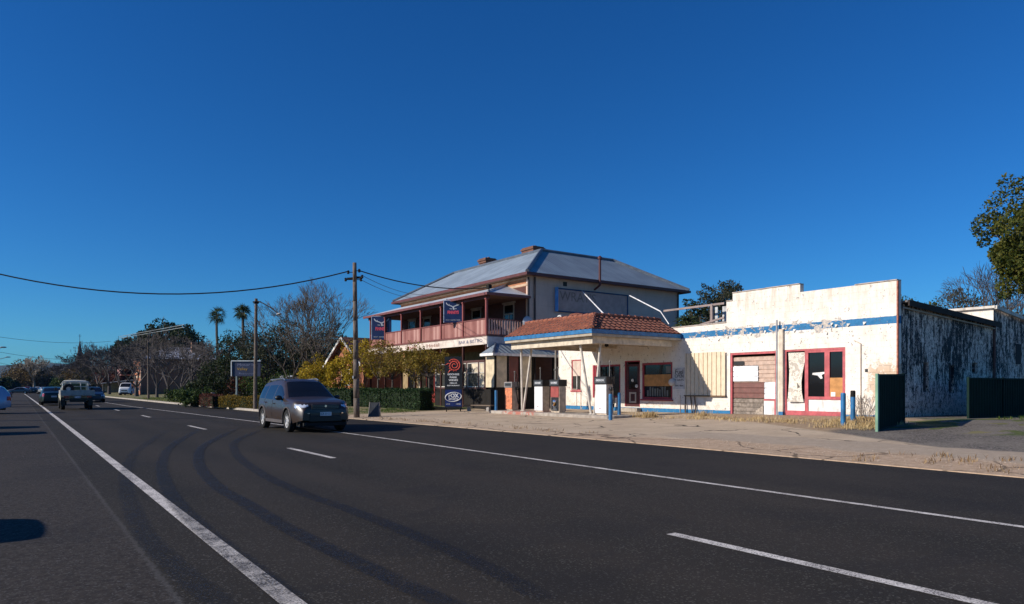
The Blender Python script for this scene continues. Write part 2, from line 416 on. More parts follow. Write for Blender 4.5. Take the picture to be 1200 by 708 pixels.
WHITE=mat((.74,.72,.68),.6,dirt=.25,name='white_paint')
CREAM=mat((.68,.57,.42),.7,dirt=.2,name='cream_paint')
BLUE=mat((.018,.14,.32),.5,var=.25,sc=6,name='blue_paint',dirt=.12)
RED=mat((.30,.028,.045),.55,var=.2,name='red_paint',dirt=.15)
REDL=mat((.46,.09,.10),.6,var=.2,sc=5,name='faded_red_paint',dirt=.1)
MAROON=mat((.085,.018,.018),.6,name='maroon_paint')
PINK=leafmat('faded_pink_boards',[(.15,(.20,.075,.065)),(.5,(.36,.17,.145)),(.85,(.50,.29,.25))],.7,0)
BLACK=mat((.012,.012,.013),.45,name='black_paint')
RUBBER=mat((.018,.018,.018),.85,name='rubber')
DARK=mat((.016,.014,.012),.8,name='dark_timber')
STEEL=mat((.42,.42,.42),.4,.6,name='galvanised_steel')
CHROME=mat((.75,.75,.76),.15,1,var=.05,name='chrome')
NAVY=mat((.012,.022,.085),.35,var=.15,name='navy_sign')
TIMBER=mk_bark('pole_timber',(.075,.055,.042),(.19,.15,.12))
WIRE=mat((.02,.02,.02),.6,name='black_cable')
PLY=mat((.50,.24,.085),.7,var=.2,sc=4,name='plywood')
CONC=mat((.36,.32,.27),.9,var=.2,sc=3,name='concrete',bump=.01,dirt=.4)
GREEN=mat((.005,.020,.015),.85,var=.15,name='green_steel')
# ================================================================== SETTING
def build_setting():
    ys=[-60,-40,-25,-15,-8]+[ -5+1.0*i for i in range(0,66)]+[65,75,90,115,150,200,300,450,700,1100,2000,4500]
    def row(Y):
        k=kerb(Y)
        L=[(-4500,.1),(-800,.1),(-120,.1),(-30,.1),(-6.32,.1),(-6.3,-.02),(k-.02,-.02),(k,H(k+1e-4,Y))]
        n=26
        for i in range(1,n+1):
            X=lerp(k,24.5,i/n);L.append((X,H(X,Y)))
        for X in(26,30,40,60,120,400,1200,4500): L.append((X,H(X,Y)))
        return [(a,Y,b) for a,b in L]
    rows=[row(Y) for Y in ys];n=len(rows[0]);mb=MB()
    mb.add([p for r in rows for p in r],[(j*n+i,j*n+i+1,(j+1)*n+i+1,(j+1)*n+i) for j in range(len(ys)-1) for i in range(n-1)])
    tag(mb.build('ground',A_GROUND),kind='structure')
    # road
    mb=MB();ys2=[-60,-30,-10,0,6,12,17,22,26,30,36,43,55,70,90,115,200,300,600,900]
    mb.add([(x,Y,0) for Y in ys2 for x in(-6.29,.9,5.3,kerb(Y)-.005)],[(j*4+i,j*4+i+1,(j+1)*4+i+1,(j+1)*4+i) for j in range(len(ys2)-1) for i in range(3)])
    tag(mb.build('road',A_ROAD),kind='structure')
    # kerb of the grass verge
    mb=MB()
    yy=[33,36,43,50,60,70,90,115,160,220,300,450]
    for a,b in zip(yy,yy[1:]):
        ka,kb=kerb(a),kerb(b);za=.0 if a==33 else .135
        vs=[(ka-.15,a,0.004),(ka-.12,a,max(.02,za-.02)),(ka-.08,a,max(.03,za)),(ka+.05,a,max(.03,za)),(kb-.15,b,0.004),(kb-.12,b,.115),(kb-.08,b,.135),(kb+.05,b,.135)]
        mb.add(vs,[(0,1,5,4),(1,2,6,5),(2,3,7,6)])
    tag(mb.build('kerb',CONC),kind='structure')
    mb=MB()
    mb.box(-6.45,-6.28,-60,400,.0,.13)
    tag(mb.build('far_side_kerb',CONC),kind='structure')
    # painted lines
    mb=MB();z=.005
    mb.grid([0,1],[-60,0,20,60,100,200],lambda i,Y:(1.43+i*.15-(max(0,Y-60)*.002),Y,z))
    LX=[(-60,8.58),(20,8.5),(28,8.3),(43,7.7),(60,7.0),(100,6.6),(300,6.6)]
    yl=[-60,0,10,20,24,28,35,43,50,60,80,100,200]
    mb.grid([0,1],yl,lambda i,Y:(interp(LX,Y)+i*.11-.055,Y,z))
    y=1.95-24
    while y<240:
        cx=5.28 if y<30 else 5.28-.006*(y-30)
        mb.grid([0,1],[y,y+2.9],lambda i,Y:(cx+i*.13-.065,Y,z));y+=11.95
    tag(mb.build('road_line',A_PAINT),kind='structure')
    # burnout marks
    cur=[[(200,502),(165,525),(152,540),(147,570),(165,620),(205,665),(262,712)],
         [(240,500),(205,520),(190,540),(195,570),(220,605),(275,652),(350,712)],
         [(285,500),(243,520),(232,540),(250,567),(290,592),(340,622),(400,652),(470,685),(535,714)],
         [(318,500),(280,515),(275,530),(300,552),(350,577),(400,595),(470,622),(560,662),(640,705)]]
    for ci,cp in enumerate(cur):
        P=[PZ(u,v,0) for u,v in cp];Q=[]
        for i in range(len(P)-1):
            p0=P[max(0,i-1)];p1=P[i];p2=P[i+1];p3=P[min(len(P)-1,i+2)]
            for k in range(8):
                t=k/8;Q.append(.5*((2*p1)+(-p0+p2)*t+(2*p0-5*p1+4*p2-p3)*t*t+(-p0+3*p1-3*p2+p3)*t**3))
        Q.append(P[-1]);mb=MB();vs=[];ed=[];W=.078
        offs=(-1.6,-.9,.9,1.6);ev=(0,1,1,0);s_=(.55,.85,1.0,.8)[ci]
        for i,q in enumerate(Q):
            d=(Q[min(i+1,len(Q)-1)]-Q[max(i-1,0)]);d.z=0;d.normalize();nrm=Vector((-d.y,d.x,0))
            f=min(1,i/6,(len(Q)-1-i)/6+.5)*s_
            for o_,e_ in zip(offs,ev): vs.append((q.x+nrm.x*o_*W,q.y+nrm.y*o_*W,.009+ci*.0012));ed.append(e_*f)
        mb.add(vs,[(j*4+i,j*4+i+1,j*4+5+i,j*4+4+i) for j in range(len(Q)-1) for i in range(3)])
        o=mb.build('tyre_mark',A_MARK);tag(o,kind='structure')
        at=o.data.attributes.new('edge','FLOAT','POINT');at.data.foreach_set('value',ed)
    # hills
    mb=MB();rr=random.Random(3)
    az=[R(-70+2.0*i) for i in range(80)];pro=[]
    for k,a in enumerate(az):
        h=95+30*math.sin(a*9)+22*math.sin(a*23+1)+10*math.sin(a*61)
        if abs(math.degrees(a)+2)<9: h=99+12*math.sin((a)*40)
        pro.append(h)
    vs=[]
    for (rad,hf) in((2300,0),(2800,.45),(3300,.85),(3700,1),(4300,.6)):
        for a,h in zip(az,pro): vs.append((math.sin(a)*rad,math.cos(a)*rad,.1+h*hf+ (rr.uniform(-6,6) if hf>.3 else 0)))
    n=len(az);mb.add(vs,[(j*n+i,j*n+i+1,(j+1)*n+i+1,(j+1)*n+i) for j in range(4) for i in range(n-1)])
    M=Mat('forested_hills');p=M.pos();hm=M.out(M.mix(M.step(M.noise(p,.012,5),.35,.65),(.02,.035,.025),(.05,.07,.045)),.95)
    tag(mb.build('hills',hm,smooth=True),kind='structure')
build_setting()
# ================================================================== PETROL STATION
FX=24.5
def yf(u): return PX(u,454,FX).y
def zf(u,v): return PX(u,v,FX).z
ST=thing('petrol_station',(24.5,20,.3),'derelict cream petrol station with stepped parapet, blue stripe and peeling paint','petrol station')
OP={'small':(669.7,680.9,421.6,457.6),'shop':(697,727,427.6,466),'door':(732,750,422.8,476.5),'win':(752.4,788,425,468),'roller':(855.6,910.5,412.5,489),'bay':(919.4,990.6,408.5,490)}
def opbox(k):
    a,b,c,d=OP[k];u=(a+b)/2
    return yf(b),yf(a),(zf(u,d) if k not in('roller','bay') else .1),zf(u,c)
def station():
    steps=[(yf(1052),yf(937.6),5.1),(yf(937.6),yf(858.6),5.40),(yf(858.6),yf(851.3),5.07),(yf(851.3),30.2,4.17)]
    ops=[opbox(k) for k in OP]
    ys=sorted({s[0] for s in steps}|{30.2}|{o[0] for o in ops}|{o[1] for o in ops})
    zs=sorted({0.0,4.17,5.07,5.1,5.40}|{o[2] for o in ops}|{o[3] for o in ops})
    def solid(i,j):
        if not(0<=i<len(ys)-1 and 0<=j<len(zs)-1):return False
        y=(ys[i]+ys[i+1])/2;z=(zs[j]+zs[j+1])/2
        top=[s[2] for s in steps if s[0]<=y<=s[1]][0]
        if z>top:return False
        return not any(o[0]<y<o[1] and o[2]<z<o[3] for o in ops)
    mb=MB();x0,x1=FX,FX+.24
    for i in range(len(ys)-1):
        for j in range(len(zs)-1):
            if not solid(i,j):continue
            a,b,c,d=ys[i],ys[i+1],zs[j],zs[j+1]
            mb.quad((x0,a,c),(x0,a,d),(x0,b,d),(x0,b,c));mb.quad((x1,a,c),(x1,b,c),(x1,b,d),(x1,a,d))
            if not solid(i-1,j):mb.quad((x0,a,c),(x1,a,c),(x1,a,d),(x0,a,d))
            if not solid(i+1,j):mb.quad((x0,b,c),(x0,b,d),(x1,b,d),(x1,b,c))
            if not solid(i,j-1):mb.quad((x0,a,c),(x0,b,c),(x1,b,c),(x1,a,c))
            if not solid(i,j+1):mb.quad((x0,a,d),(x1,a,d),(x1,b,d),(x0,b,d))
    mb.build('front_wall',A_FAC,ST)
    # coping flashing, thin sheet that sags and breaks
    rr=random.Random(5)
    for a,b,h in steps:
        y=a;mb=MB()
        while y<b-.05:
            e=min(b,y+rr.uniform(.8,1.9))
            dz=rr.uniform(-.004,.012)
            if rr.random()<.85: mb.box(FX-.035,FX+.27,y+.01,e,h+.002+dz,h+.035+dz)
            y=e
        mb.build('parapet_capping',mat((.45,.38,.32),.6,name='weathered_capping',dirt=.5),ST)
    y0=yf(1052)
    # side wall
    xe=32.25
    mb=MB();wins=[(1081.8,1088.6,424.7,459.8),(1112,1118,428,461),(1139,1146,425,438)]
    W=[]
    for a,b,c,d in wins:
        p=PY(a,c,y0);q=PY(b,d,y0);W.append((p.x,q.x,q.z,p.z))
    def topz(x): return lerp(4.33,3.95,(x-FX)/(xe-FX))
    xs=sorted({FX+.24,xe}|{w[0] for w in W}|{w[1] for w in W})
    for a,b in zip(xs,xs[1:]):
        m=(a+b)/2;w=[w for w in W if w[0]<m<w[1]]
        segs=[(.0,None)] if not w else [(.0,w[0][2]),(w[0][3],None)]
        for lo,hi in segs:
            za,zb=(topz(a),topz(b)) if hi is None else (hi,hi)
            mb.add([(a,y0,lo),(b,y0,lo),(b,y0,zb),(a,y0,za),(a,y0+.22,lo),(b,y0+.22,lo),(b,y0+.22,zb),(a,y0+.22,za)],[(0,1,2,3),(7,6,5,4),(0,3,7,4),(1,5,6,2),(3,2,6,7),(0,4,5,1)])
    mb.build('side_wall',A_SIDE,ST)
    for i,(a,b,c,d) in enumerate(W):
        f=MB();f.box(a,b,y0+.10,y0+.14,c,c+.06);f.box(a,b,y0+.10,y0+.14,d-.06,d);f.box(a,a+.05,y0+.101,y0+.139,c+.06,d-.06);f.box(b-.05,b,y0+.101,y0+.139,c+.06,d-.06);f.box(a+.05,b-.05,y0+.101,y0+.139,(c+d)/2-.03,(c+d)/2+.03)
        fo=f.build('window',mat((.12,.10,.10),.7,name='grey_frame'),ST)
        g=MB();g.box(a,b,y0+.15,y0+.17,c,d);g.build('pane',A_GLASS,fo)
    mb=MB();mb.beam((FX-.02,y0-.012,.1),(FX-.02,y0-.012,5.08),.07,.05,up=(0,1,0));mb.build('corner_trim',mat((.33,.12,.08),.8,sc=9,var=.4,name='raw_edge_brick',dirt=.3),ST)
    # roof : sheet iron with barge board
    mb=MB();mb.add([(FX+.24,y0-.22,4.42),(xe+.1,y0-.22,4.03),(xe+.1,30.2,4.03),(FX+.24,30.2,4.08),(FX+.24,y0-.22,4.36),(xe+.1,y0-.22,3.97),(xe+.1,30.2,3.97),(FX+.24,30.2,4.02)],[(0,1,2,3),(7,6,5,4),(0,4,5,1),(1,5,6,2),(2,6,7,3),(3,7,4,0)])
    mb.build('roof',mk_iron('old_roof_iron',(.16,.14,.13),'y',.15,rust=.7),ST)
    mb=MB();mb.beam((FX+.25,y0-.25,4.33),(xe+.1,y0-.25,3.95),.05,.2);mb.build('barge_board',mat((.035,.028,.025),.8,name='black_weathered_timber'),ST)
    mb=MB();mb.beam((FX+.3,y0-.07,4.18),(xe,y0-.07,3.82),.06,.05);mb.build('gutter',mat((.38,.36,.35),.6,name='grey_gutter'),ST)
    # back and left walls
    mb=MB();mb.box(FX+.24,36.0,29.98,30.2,0,3.95);mb.build('rear_side_wall',A_FAC,ST)
    # dark interior back
    mb=MB();mb.box(FX+3.2,FX+3.3,12.5,29.9,0,3.9);mb.box(FX+.3,FX+3.2,12.5,29.9,.12,.16);mb.build('interior',mat((.05,.045,.04),.9,name='dark_interior'),ST)
    # ---- rear block with light parapet
    rb=MB();ye=y0
    rb.box(xe+.02,42,ye+.0,ye+3.2,0,3.9)
    xw=xe+.02
    rb=MB()
    rb.add([(xw,ye,0),(44,ye,0),(44,ye,3.45),(xw,ye,4.66),(xw,ye+9,0),(44,ye+9,0),(44,ye+9,3.45),(xw,ye+9,4.66)],[(0,1,2,3),(7,6,5,4),(3,2,6,7),(1,5,6,2)])
    rb.m=1;rb.quad((xw,ye,0),(xw,ye,4.66),(xw,ye+9,4.66),(xw,ye+9,0))
    rb.build('rear_block',[A_SIDE,A_FAC],ST)
    mb=MB();mb.beam((xw-.1,ye-.12,4.68),(44,ye-.12,3.47),.1,.14);mb.beam((xw-.08,ye-.1,4.7),(xw-.08,ye+9,4.72),.14,.1);mb.build('rear_block_capping',mat((.60,.55,.48),.7,name='pale_capping',dirt=.4),ST)
    mb=MB();mb.tube((xw-.06,ye-.06,.3),(xw-.06,ye-.06,4.0),.05);mb.build('downpipe',mat((.14,.07,.06),.7,name='rust_pipe'),ST)
    p=PY(1190,403,y0);q=PY(1196,427,y0);mb=MB();mb.box(p.x,q.x,y0-.02,y0-.004,q.z,p.z);mb.build('boarded_opening',mat((.03,.03,.035),.8,name='dark_board'),ST)
    # ---- openings
    def frame(k,w,m,x=FX+.02,dep=.08,name='window',sides='LRTB'):
        a,b,c,d=opbox(k);f=MB()
        if 'B' in sides:f.box(x,x+dep,a,b,c,c+w)
        if 'T' in sides:f.box(x,x+dep,a,b,d-w,d)
        lo=c+(w if 'B' in sides else 0);hi=d-(w if 'T' in sides else 0)
        if 'L' in sides:f.box(x,x+dep,b-w,b,lo,hi)
        if 'R' in sides:f.box(x,x+dep,a,a+w,lo,hi)
        return f.build(name,m,ST),(a+w,b-w,lo,hi)
    o,(a,b,c,d)=frame('small',.05,REDL)
    m_=(c+d)/2-.05
    g=MB();g.box(FX+.05,FX+.07,a,b,m_,d);g.build('blind',mat((.62,.50,.42),.8,name='faded_board'),o)
    g=MB();g.box(FX+.07,FX+.08,a,b,c,m_-.002);g.build('pane',A_GLASSL,o)
    g=MB();g.box(FX-.06,FX+.02,a-.1,b+.1,c-.12,c-.055);g.build('sill',REDL,o)
    g=MB();g.box(FX+.04,FX+.06,a,a+.04,c,m_);g.box(FX+.04,FX+.06,(a+b)/2-.02,(a+b)/2+.02,c,m_);g.build('glazing_bar',WHITE,o)
    o,(a,b,c,d)=frame('shop',.09,RED)
    g=MB();g.box(FX+.08,FX+.09,a,b,c,d);g.build('pane',A_GLASS,o)
    g=MB()
    for t in(.33,.6,.82): g.box(FX+.05,FX+.07,lerp(a,b,t)-.02,lerp(a,b,t)+.02,c,d)
    g.build('glazing_bar',DARK,o)
    g=MB();g.box(FX-.02,FX+.02,opbox('shop')[1]+.0,opbox('shop')[1]+.14,c-.1,d+.1);g.build('red_jamb',RED,o)
    # door
    o,(a,b,c,d)=frame('door',.06,RED,name='shop_door',sides='LRT')
    g=MB();g.box(FX+.05,FX+.10,a,b,c+.02,c+.85);g.box(FX+.05,FX+.10,a,a+.16,c+.85,d-.1);g.box(FX+.05,FX+.10,b-.16,b,c+.85,d-.1);g.box(FX+.05,FX+.10,a+.16,b-.16,d-.22,d-.1);g.build('door_leaf',MAROON,o,bevel=.004)
    g=MB();g.box(FX+.075,FX+.08,a+.16,b-.16,c+.85,d-.22);g.build('door_glass',A_GLASS,o)
    g=MB();cy=(a+b)/2;g.box(FX+.03,FX+.05,cy-.23,cy+.23,c+.18,c+.26);g.box(FX+.03,FX+.05,cy-.23,cy+.23,c+.62,c+.70);g.box(FX+.03,FX+.05,cy-.23,cy-.15,c+.26,c+.62);g.box(FX+.03,FX+.05,cy+.15,cy+.23,c+.26,c+.62);g.build('pet_door',mat((.55,.46,.38),.6,name='beige_plastic'),o)
    g=MB();g.lathe([(0,-.03),(.07,-.03),(.08,0),(0,0)],(FX+.05,cy+.02,c+1.28),'x',14);g.build('door_sticker',WHITE,o);g=MB();g.lathe([(0,-.03),(.08,-.03),(.09,0),(0,0)],(FX+.05,cy-.25,c+1.0),'x',14);g.build('door_sticker',WHITE,o)
    g=MB();g.box(FX-.30,FX-.004,a-.15,b+.15,.15,c-.06);g.build('door_step',CONC,o,bevel=.01)
    # sill-height white surround posts
    # big window with plywood
    o,(a,b,c,d)=frame('win',.10,RED)
    g=MB();g.box(FX+.08,FX+.09,a,b,c,d);g.build('pane',A_GLASS,o)
    h1,h2=lerp(c,d,.34),lerp(c,d,.70)
    g=MB();g.box(FX+.05,FX+.075,a,b,h1,h2);g.build('plywood_board',PLY,o)
    g=MB();rr=random.Random(1)
    for i in range(9):
        y=lerp(a,b,.12+.09*i);g.box(FX+.06,FX+.07,y,y+.10,c+.04,c+.04+(h1-c)*rr.uniform(.5,.95))
    g.build('torn_curtain',mat((.16,.17,.16),.9,name='grey_curtain'),o)
    g=MB();g.box(FX+.06,FX+.07,a+.05,a+.35,h2+.05,d-.08)
    g.build('torn_curtain',mat((.16,.17,.16),.9,name='grey_curtain'),o)
    g=MB();g.box(FX-.08,FX+.02,a-.15,b+.15,c-.17,c-.105);g.build('sill',RED,o)
    # roller door of mismatched sheets
    o,(a,b,c,d)=frame('roller',.09,REDL,name='garage_door',sides='LRT')
    def sheet(y0_,y1_,z0_,z1_,m,nm,x=FX+.09,pit=.17):
        g=MB();n=max(1,int((z1_-z0_)/pit));pz=(z1_-z0_)/n;pts=[]
        for i in range(n):
            z=z0_+i*pz;pts+=[(z,0),(z+pz*.80,0.0),(z+pz*.86,.03),(z+pz*.95,.03)]
        pts.append((z1_,0));vs=[(x+q,y,z) for y in(y0_,y1_) for z,q in pts];k=len(pts)
        g.add(vs,[(i,i+1,k+i+1,k+i) for i in range(k-1)]);return g.build(nm,m,o)
    W_=b-a;Hh=d-.1-c
    zA=c+Hh*.30;zB=c+Hh*.60;zB2=c+Hh*.86
    yM=a+W_*.27
    sheet(yM,b,c+.02,c+Hh*.345,mat((.24,.20,.165),.7,sc=8,var=.35,name='grey_bare_sheet',dirt=.5),'bare_slat_panel')
    sheet(yM,b,c+Hh*.35,zB,mat((.18,.075,.062),.6,sc=5,name='maroon_sheet',dirt=.3),'maroon_slat_panel')
    sheet(a,yM-.02,c+Hh*.34,c+Hh*.60,mat((.72,.74,.76),.5,name='white_sheet'),'white_slat_panel',x=FX+.07)
    sheet(a+W_*.40,b-.02,zB+.04,zB2,mat((.72,.74,.76),.5,name='white_sheet'),'white_slat_panel',x=FX+.06)
    sheet(a,b,zB+.0,d-.09,mat((.50,.36,.28),.6,sc=6,name='pinkish_sheet',dirt=.2),'beige_slat_panel',x=FX+.10)
    g=MB();g.box(FX+.055,FX+.06,b-.55,b-.06,zB2+.03,zB2+.2);g.build('dark_gap',BLACK,o)
    g=MB();g.box(FX+.05,FX+.09,a,yM-.02,c+.12,c+Hh*.33);g.build('white_lower_panel',WHITE,o)
    g=MB();g.box(FX+.03,FX+.05,a,yM-.02,c+Hh*.33-.04,c+Hh*.33+.02);g.box(FX+.03,FX+.05,a,a+.05,c+.12,c+Hh*.33-.04);g.box(FX+.03,FX+.09,a,yM-.02,.05+c,c+.21);g.build('red_trim',REDL,o)
    g=MB();g.prism([(FX+.045,yM+.0,c),(FX+.045,yM+.5,c),(FX+.045,yM+.35,c+.4),(FX+.045,yM+.02,c+.62)],(.02,0,0));g.build('torn_sheet',mat((.36,.30,.24),.7,sc=9,var=.4,name='torn_metal'),o)
    # bay : peeling panel + window + kick panels
    o,(a,b,c,d)=frame('bay',.07,REDL,name='shopfront',sides='LRT')
    ya=yf(942.5);g=MB()
    ztop=d;zmid=zf(965,466.5)
    # frame members
    def bar(y0_,y1_,z0_,z1_,x=FX+.03,dep=.09):g.box(x,x+dep,y0_,y1_,z0_,z1_)
    ym=yf(968.5);yR=a
    bar(ya-.14,ya,c,ztop);bar(ym-.10,ym+.10,zmid,ztop,FX+.035);bar(yR,yR+.05,zmid,ztop);bar(yR,ya-.14,zmid-.06,zmid+.05,FX+.025);bar(yR,b,c,.55,FX+.02);bar(yR+.05,ya-.14,ztop-.08,ztop,FX+.032)
    g.build('shopfront_frame',REDL,o)
    g=MB();g.box(FX+.08,FX+.09,yR+.05,ya-.14,zmid+.05,ztop-.08);pn=g.build('pane',A_GLASS,o)
    zp=lerp(zmid,ztop,.42)
    g=MB();g.box(FX+.05,FX+.07,yR+.05,ym-.10,zmid+.05,zp);g.build('plywood_board',PLY,o)
    g=MB();g.box(FX+.04,FX+.05,ym-.32,ym-.15,zmid+.06,zmid+.22);g.build('paper_scrap',WHITE,o);g=MB();cz=lerp(zmid,ztop,.5);cy=(ym+ya)/2-.05
    g.add([(FX+.075,cy-.28,cz+.08),(FX+.075,cy+.2,cz+.05),(FX+.075,cy+.22,cz-.02),(FX+.075,cy-.0,cz-.05),(FX+.075,cy-.12,cz-.18),(FX+.075,cy-.2,cz-.16),(FX+.075,cy-.16,cz-.03),(FX+.075,cy-.28,cz+.02)],[tuple(range(8))])
    g.build('paper_scrap',WHITE,o)
    g=MB();g.box(FX+.06,FX+.1,yR,ya-.14,.55,zmid-.06);g.box(FX+.06,FX+.1,ya,b,.55,1.0);g.build('white_kick_panel',WHITE,o)
    # buckled peeling sheet
    M=Mat('flaking_white_sheet');p=M.pos();f=M.noise(p,5,6,.75,.5);cc=M.ramp(f,[(.38,(.10,.08,.06)),(.42,(.72,.66,.56)),(.52,(.75,.70,.60)),(.54,(.42,.37,.31)),(.7,(.52,.46,.38))]);fm=M.out(cc,.8,bump=f,dist=.02)
    g=MB();zb_=zf(930,471)
    g.grid([0,.25,.5,.75,1],[0,.2,.4,.6,.8,1],lambda s_,t:(FX+.02-.05*math.sin(t*5+s_*2)-.04*(1-t),lerp(ya+.02+.07*math.sin(t*4),b-.1,s_),lerp(zb_+.12*(1-s_)*0,ztop-.05,t)));g.build('flaking_panel',fm,o)
    g=MB();g.box(FX+.13,FX+.15,ya,b-.07,1.0,ztop-.07);g.build('dark_backing',BLACK,o)
    # downpipes / pilaster by the bay
    g=MB();y=yf(916.5);g.box(FX-.10,FX-.003,y-.09,y+.09,.15,zf(916,413)+.9);g.build('wall_conduit_cover',mat((.62,.53,.42),.7,name='cream_cover',dirt=.2),ST)
    g=MB();g.tube((FX-.14,y+.14,.2),(FX-.14,y+.14,zf(914,375)),.035);g.build('downpipe',mat((.34,.34,.35),.5,.3,name='grey_pipe'),ST)
    g=MB();g.box(FX-.11,FX-.002,y-.1,y+.1,.1,.5);g.build('blue_pipe_base',BLUE,ST)
    # corrugated panel over old opening
    ya,yb=yf(851.2),yf(804);z0=zf(828,463.4);z1=zf(828,413.2);g=MB();n=360
    yy=[lerp(ya,yb,i/n) for i in range(n+1)]
    g.grid(yy,[z0,z1],lambda y,z:(FX-.05-(.035 if ((y-ya)/.235)%1<.80 else .0),y,z))
    co=g.build('corrugated_panel',mat((.72,.59,.42),.6,var=.06,sc=5,name='cream_corrugated_iron',dirt=.2),ST)
    g=MB();g.box(FX-.12,FX-.002,ya-.03,yb+.03,z0-.05,z0-.002);g.build('timber_ledge',mat((.16,.10,.06),.8,name='brown_timber'),co)
    g=MB()
    for u in(805,811,815.5): g.beam((FX-.09,yf(u),z0-.05),(FX-.10,yf(u+(2 if u>806 else 0)),.3),.04,.04)
    g.build('ledge_prop',mat((.13,.10,.08),.8,name='brown_prop'),co)
    # painted price notice
    y0_,y1_=yf(803.6),yf(789);z0,z1=zf(796,456),zf(796,431);g=MB();g.box(FX-.015,FX-.002,y0_,y1_,z0,z1)
    no=g.build('painted_notice',mat((.55,.52,.50),.7,name='faded_notice'),ST)
    FACE=dict(right=(0,-1,0),up=(0,0,1));cy=(y0_+y1_)/2
    INK=mat((.03,.03,.035),.8,name='faded_black_lettering')
    for s,sz,f,w in(('Fuel',.30,.80,.45),('OPEN',.22,.60,.5),('7 DAYS',.13,.42,.5),('6am - 8pm',.10,.16,.45)):
        text(s,sz,INK,no,(FX-.018,cy,lerp(z0,z1,f)),width=w,**FACE)
    g=MB();c=PX(788.6,448,FX);g.lathe([(0,-.16),(.14,-.15),(.17,-.08),(.17,-.004)],(FX,c.y,c.z),'x',18);g.build('alarm_bell',mat((.6,.58,.55),.4,name='pale_metal'),ST,smooth=True)
    # pipe runs and small fittings
    CP_=mat((.62,.52,.42),.7,name='painted_pipe');g=MB();yy=yf(1009);g.path([(FX-.03,yy,.4),(FX-.03,yy,3.0),(FX-.03,yy+.25,3.15)],.018);g.build('wall_conduit',CP_,ST);g=MB();g.path([(FX-.03,yf(797.5),.3),(FX-.03,yf(797.5),1.1)],.015)
    g.build('wall_conduit',CP_,ST)
    for u in(676,681):
        g=MB();g.path([(FX-.03,yf(u),.45),(FX-.03,yf(u),1.35),(FX-.03,yf(671),1.35)] if u==676 else [(FX-.03,yf(u),.3),(FX-.03,yf(u),1.45)],.015);g.build('wall_conduit',CP_,ST)
    g=MB();g.box(FX-.02,FX-.002,yf(1017),yf(1014),zf(1015,436),zf(1015,432.5));g.build('vent_grille',BLACK,ST)
    g=MB()
    for u,v in((842,398),(853,395),(880,391.5),(897,389),(918,386),(931,387.5),(969,390.5),(975,380),(980,382),(994,381),(1013,379)):
        p=PX(u,v,FX);s_=.055;rr=random.Random(u)
        g.add([(FX-.004,p.y-s_*rr.uniform(.6,1.4),p.z+.05),(FX-.004,p.y+s_,p.z+.06),(FX-.05,p.y+s_*.4,p.z-.05),(FX-.06,p.y-s_*.5,p.z-.04)],[(0,1,2,3)])
    g.build('paint_flake',mat((.66,.62,.55),.8,name='curling_paint'),ST)
    # things on the roof behind the low parapet
    g=MB();a=PX(778,364.5,25.2);b=PX(849,355.5,25.4);g.beam(a,b,.07,.09);m=PX(834.5,357.5,25.35);g.beam((m.x,m.y,4.0),(m.x,m.y,m.z),.12,.12);b2=PX(842,376,25.3);b3=PX(849,372,25.3);g.beam(PX(820,381,25.3),b3,.08,.08)
    fr=g.build('roof_frame',mat((.28,.22,.20),.8,name='weathered_roof_timber'),ST)
    g=MB()
    for u0,u1,v0 in((831,834,359),(839.5,844,358),(844,850.5,357)):
        p=PX(u1,v0,25.6);q=PX(u0,v0,25.6);g.box(25.6+u0*.0005,25.63+u0*.0005,p.y,q.y,3.9,p.z)
    g.build('broken_sheet',mat((.45,.46,.46),.6,name='grey_fibre_sheet',dirt=.4),fr)
station()
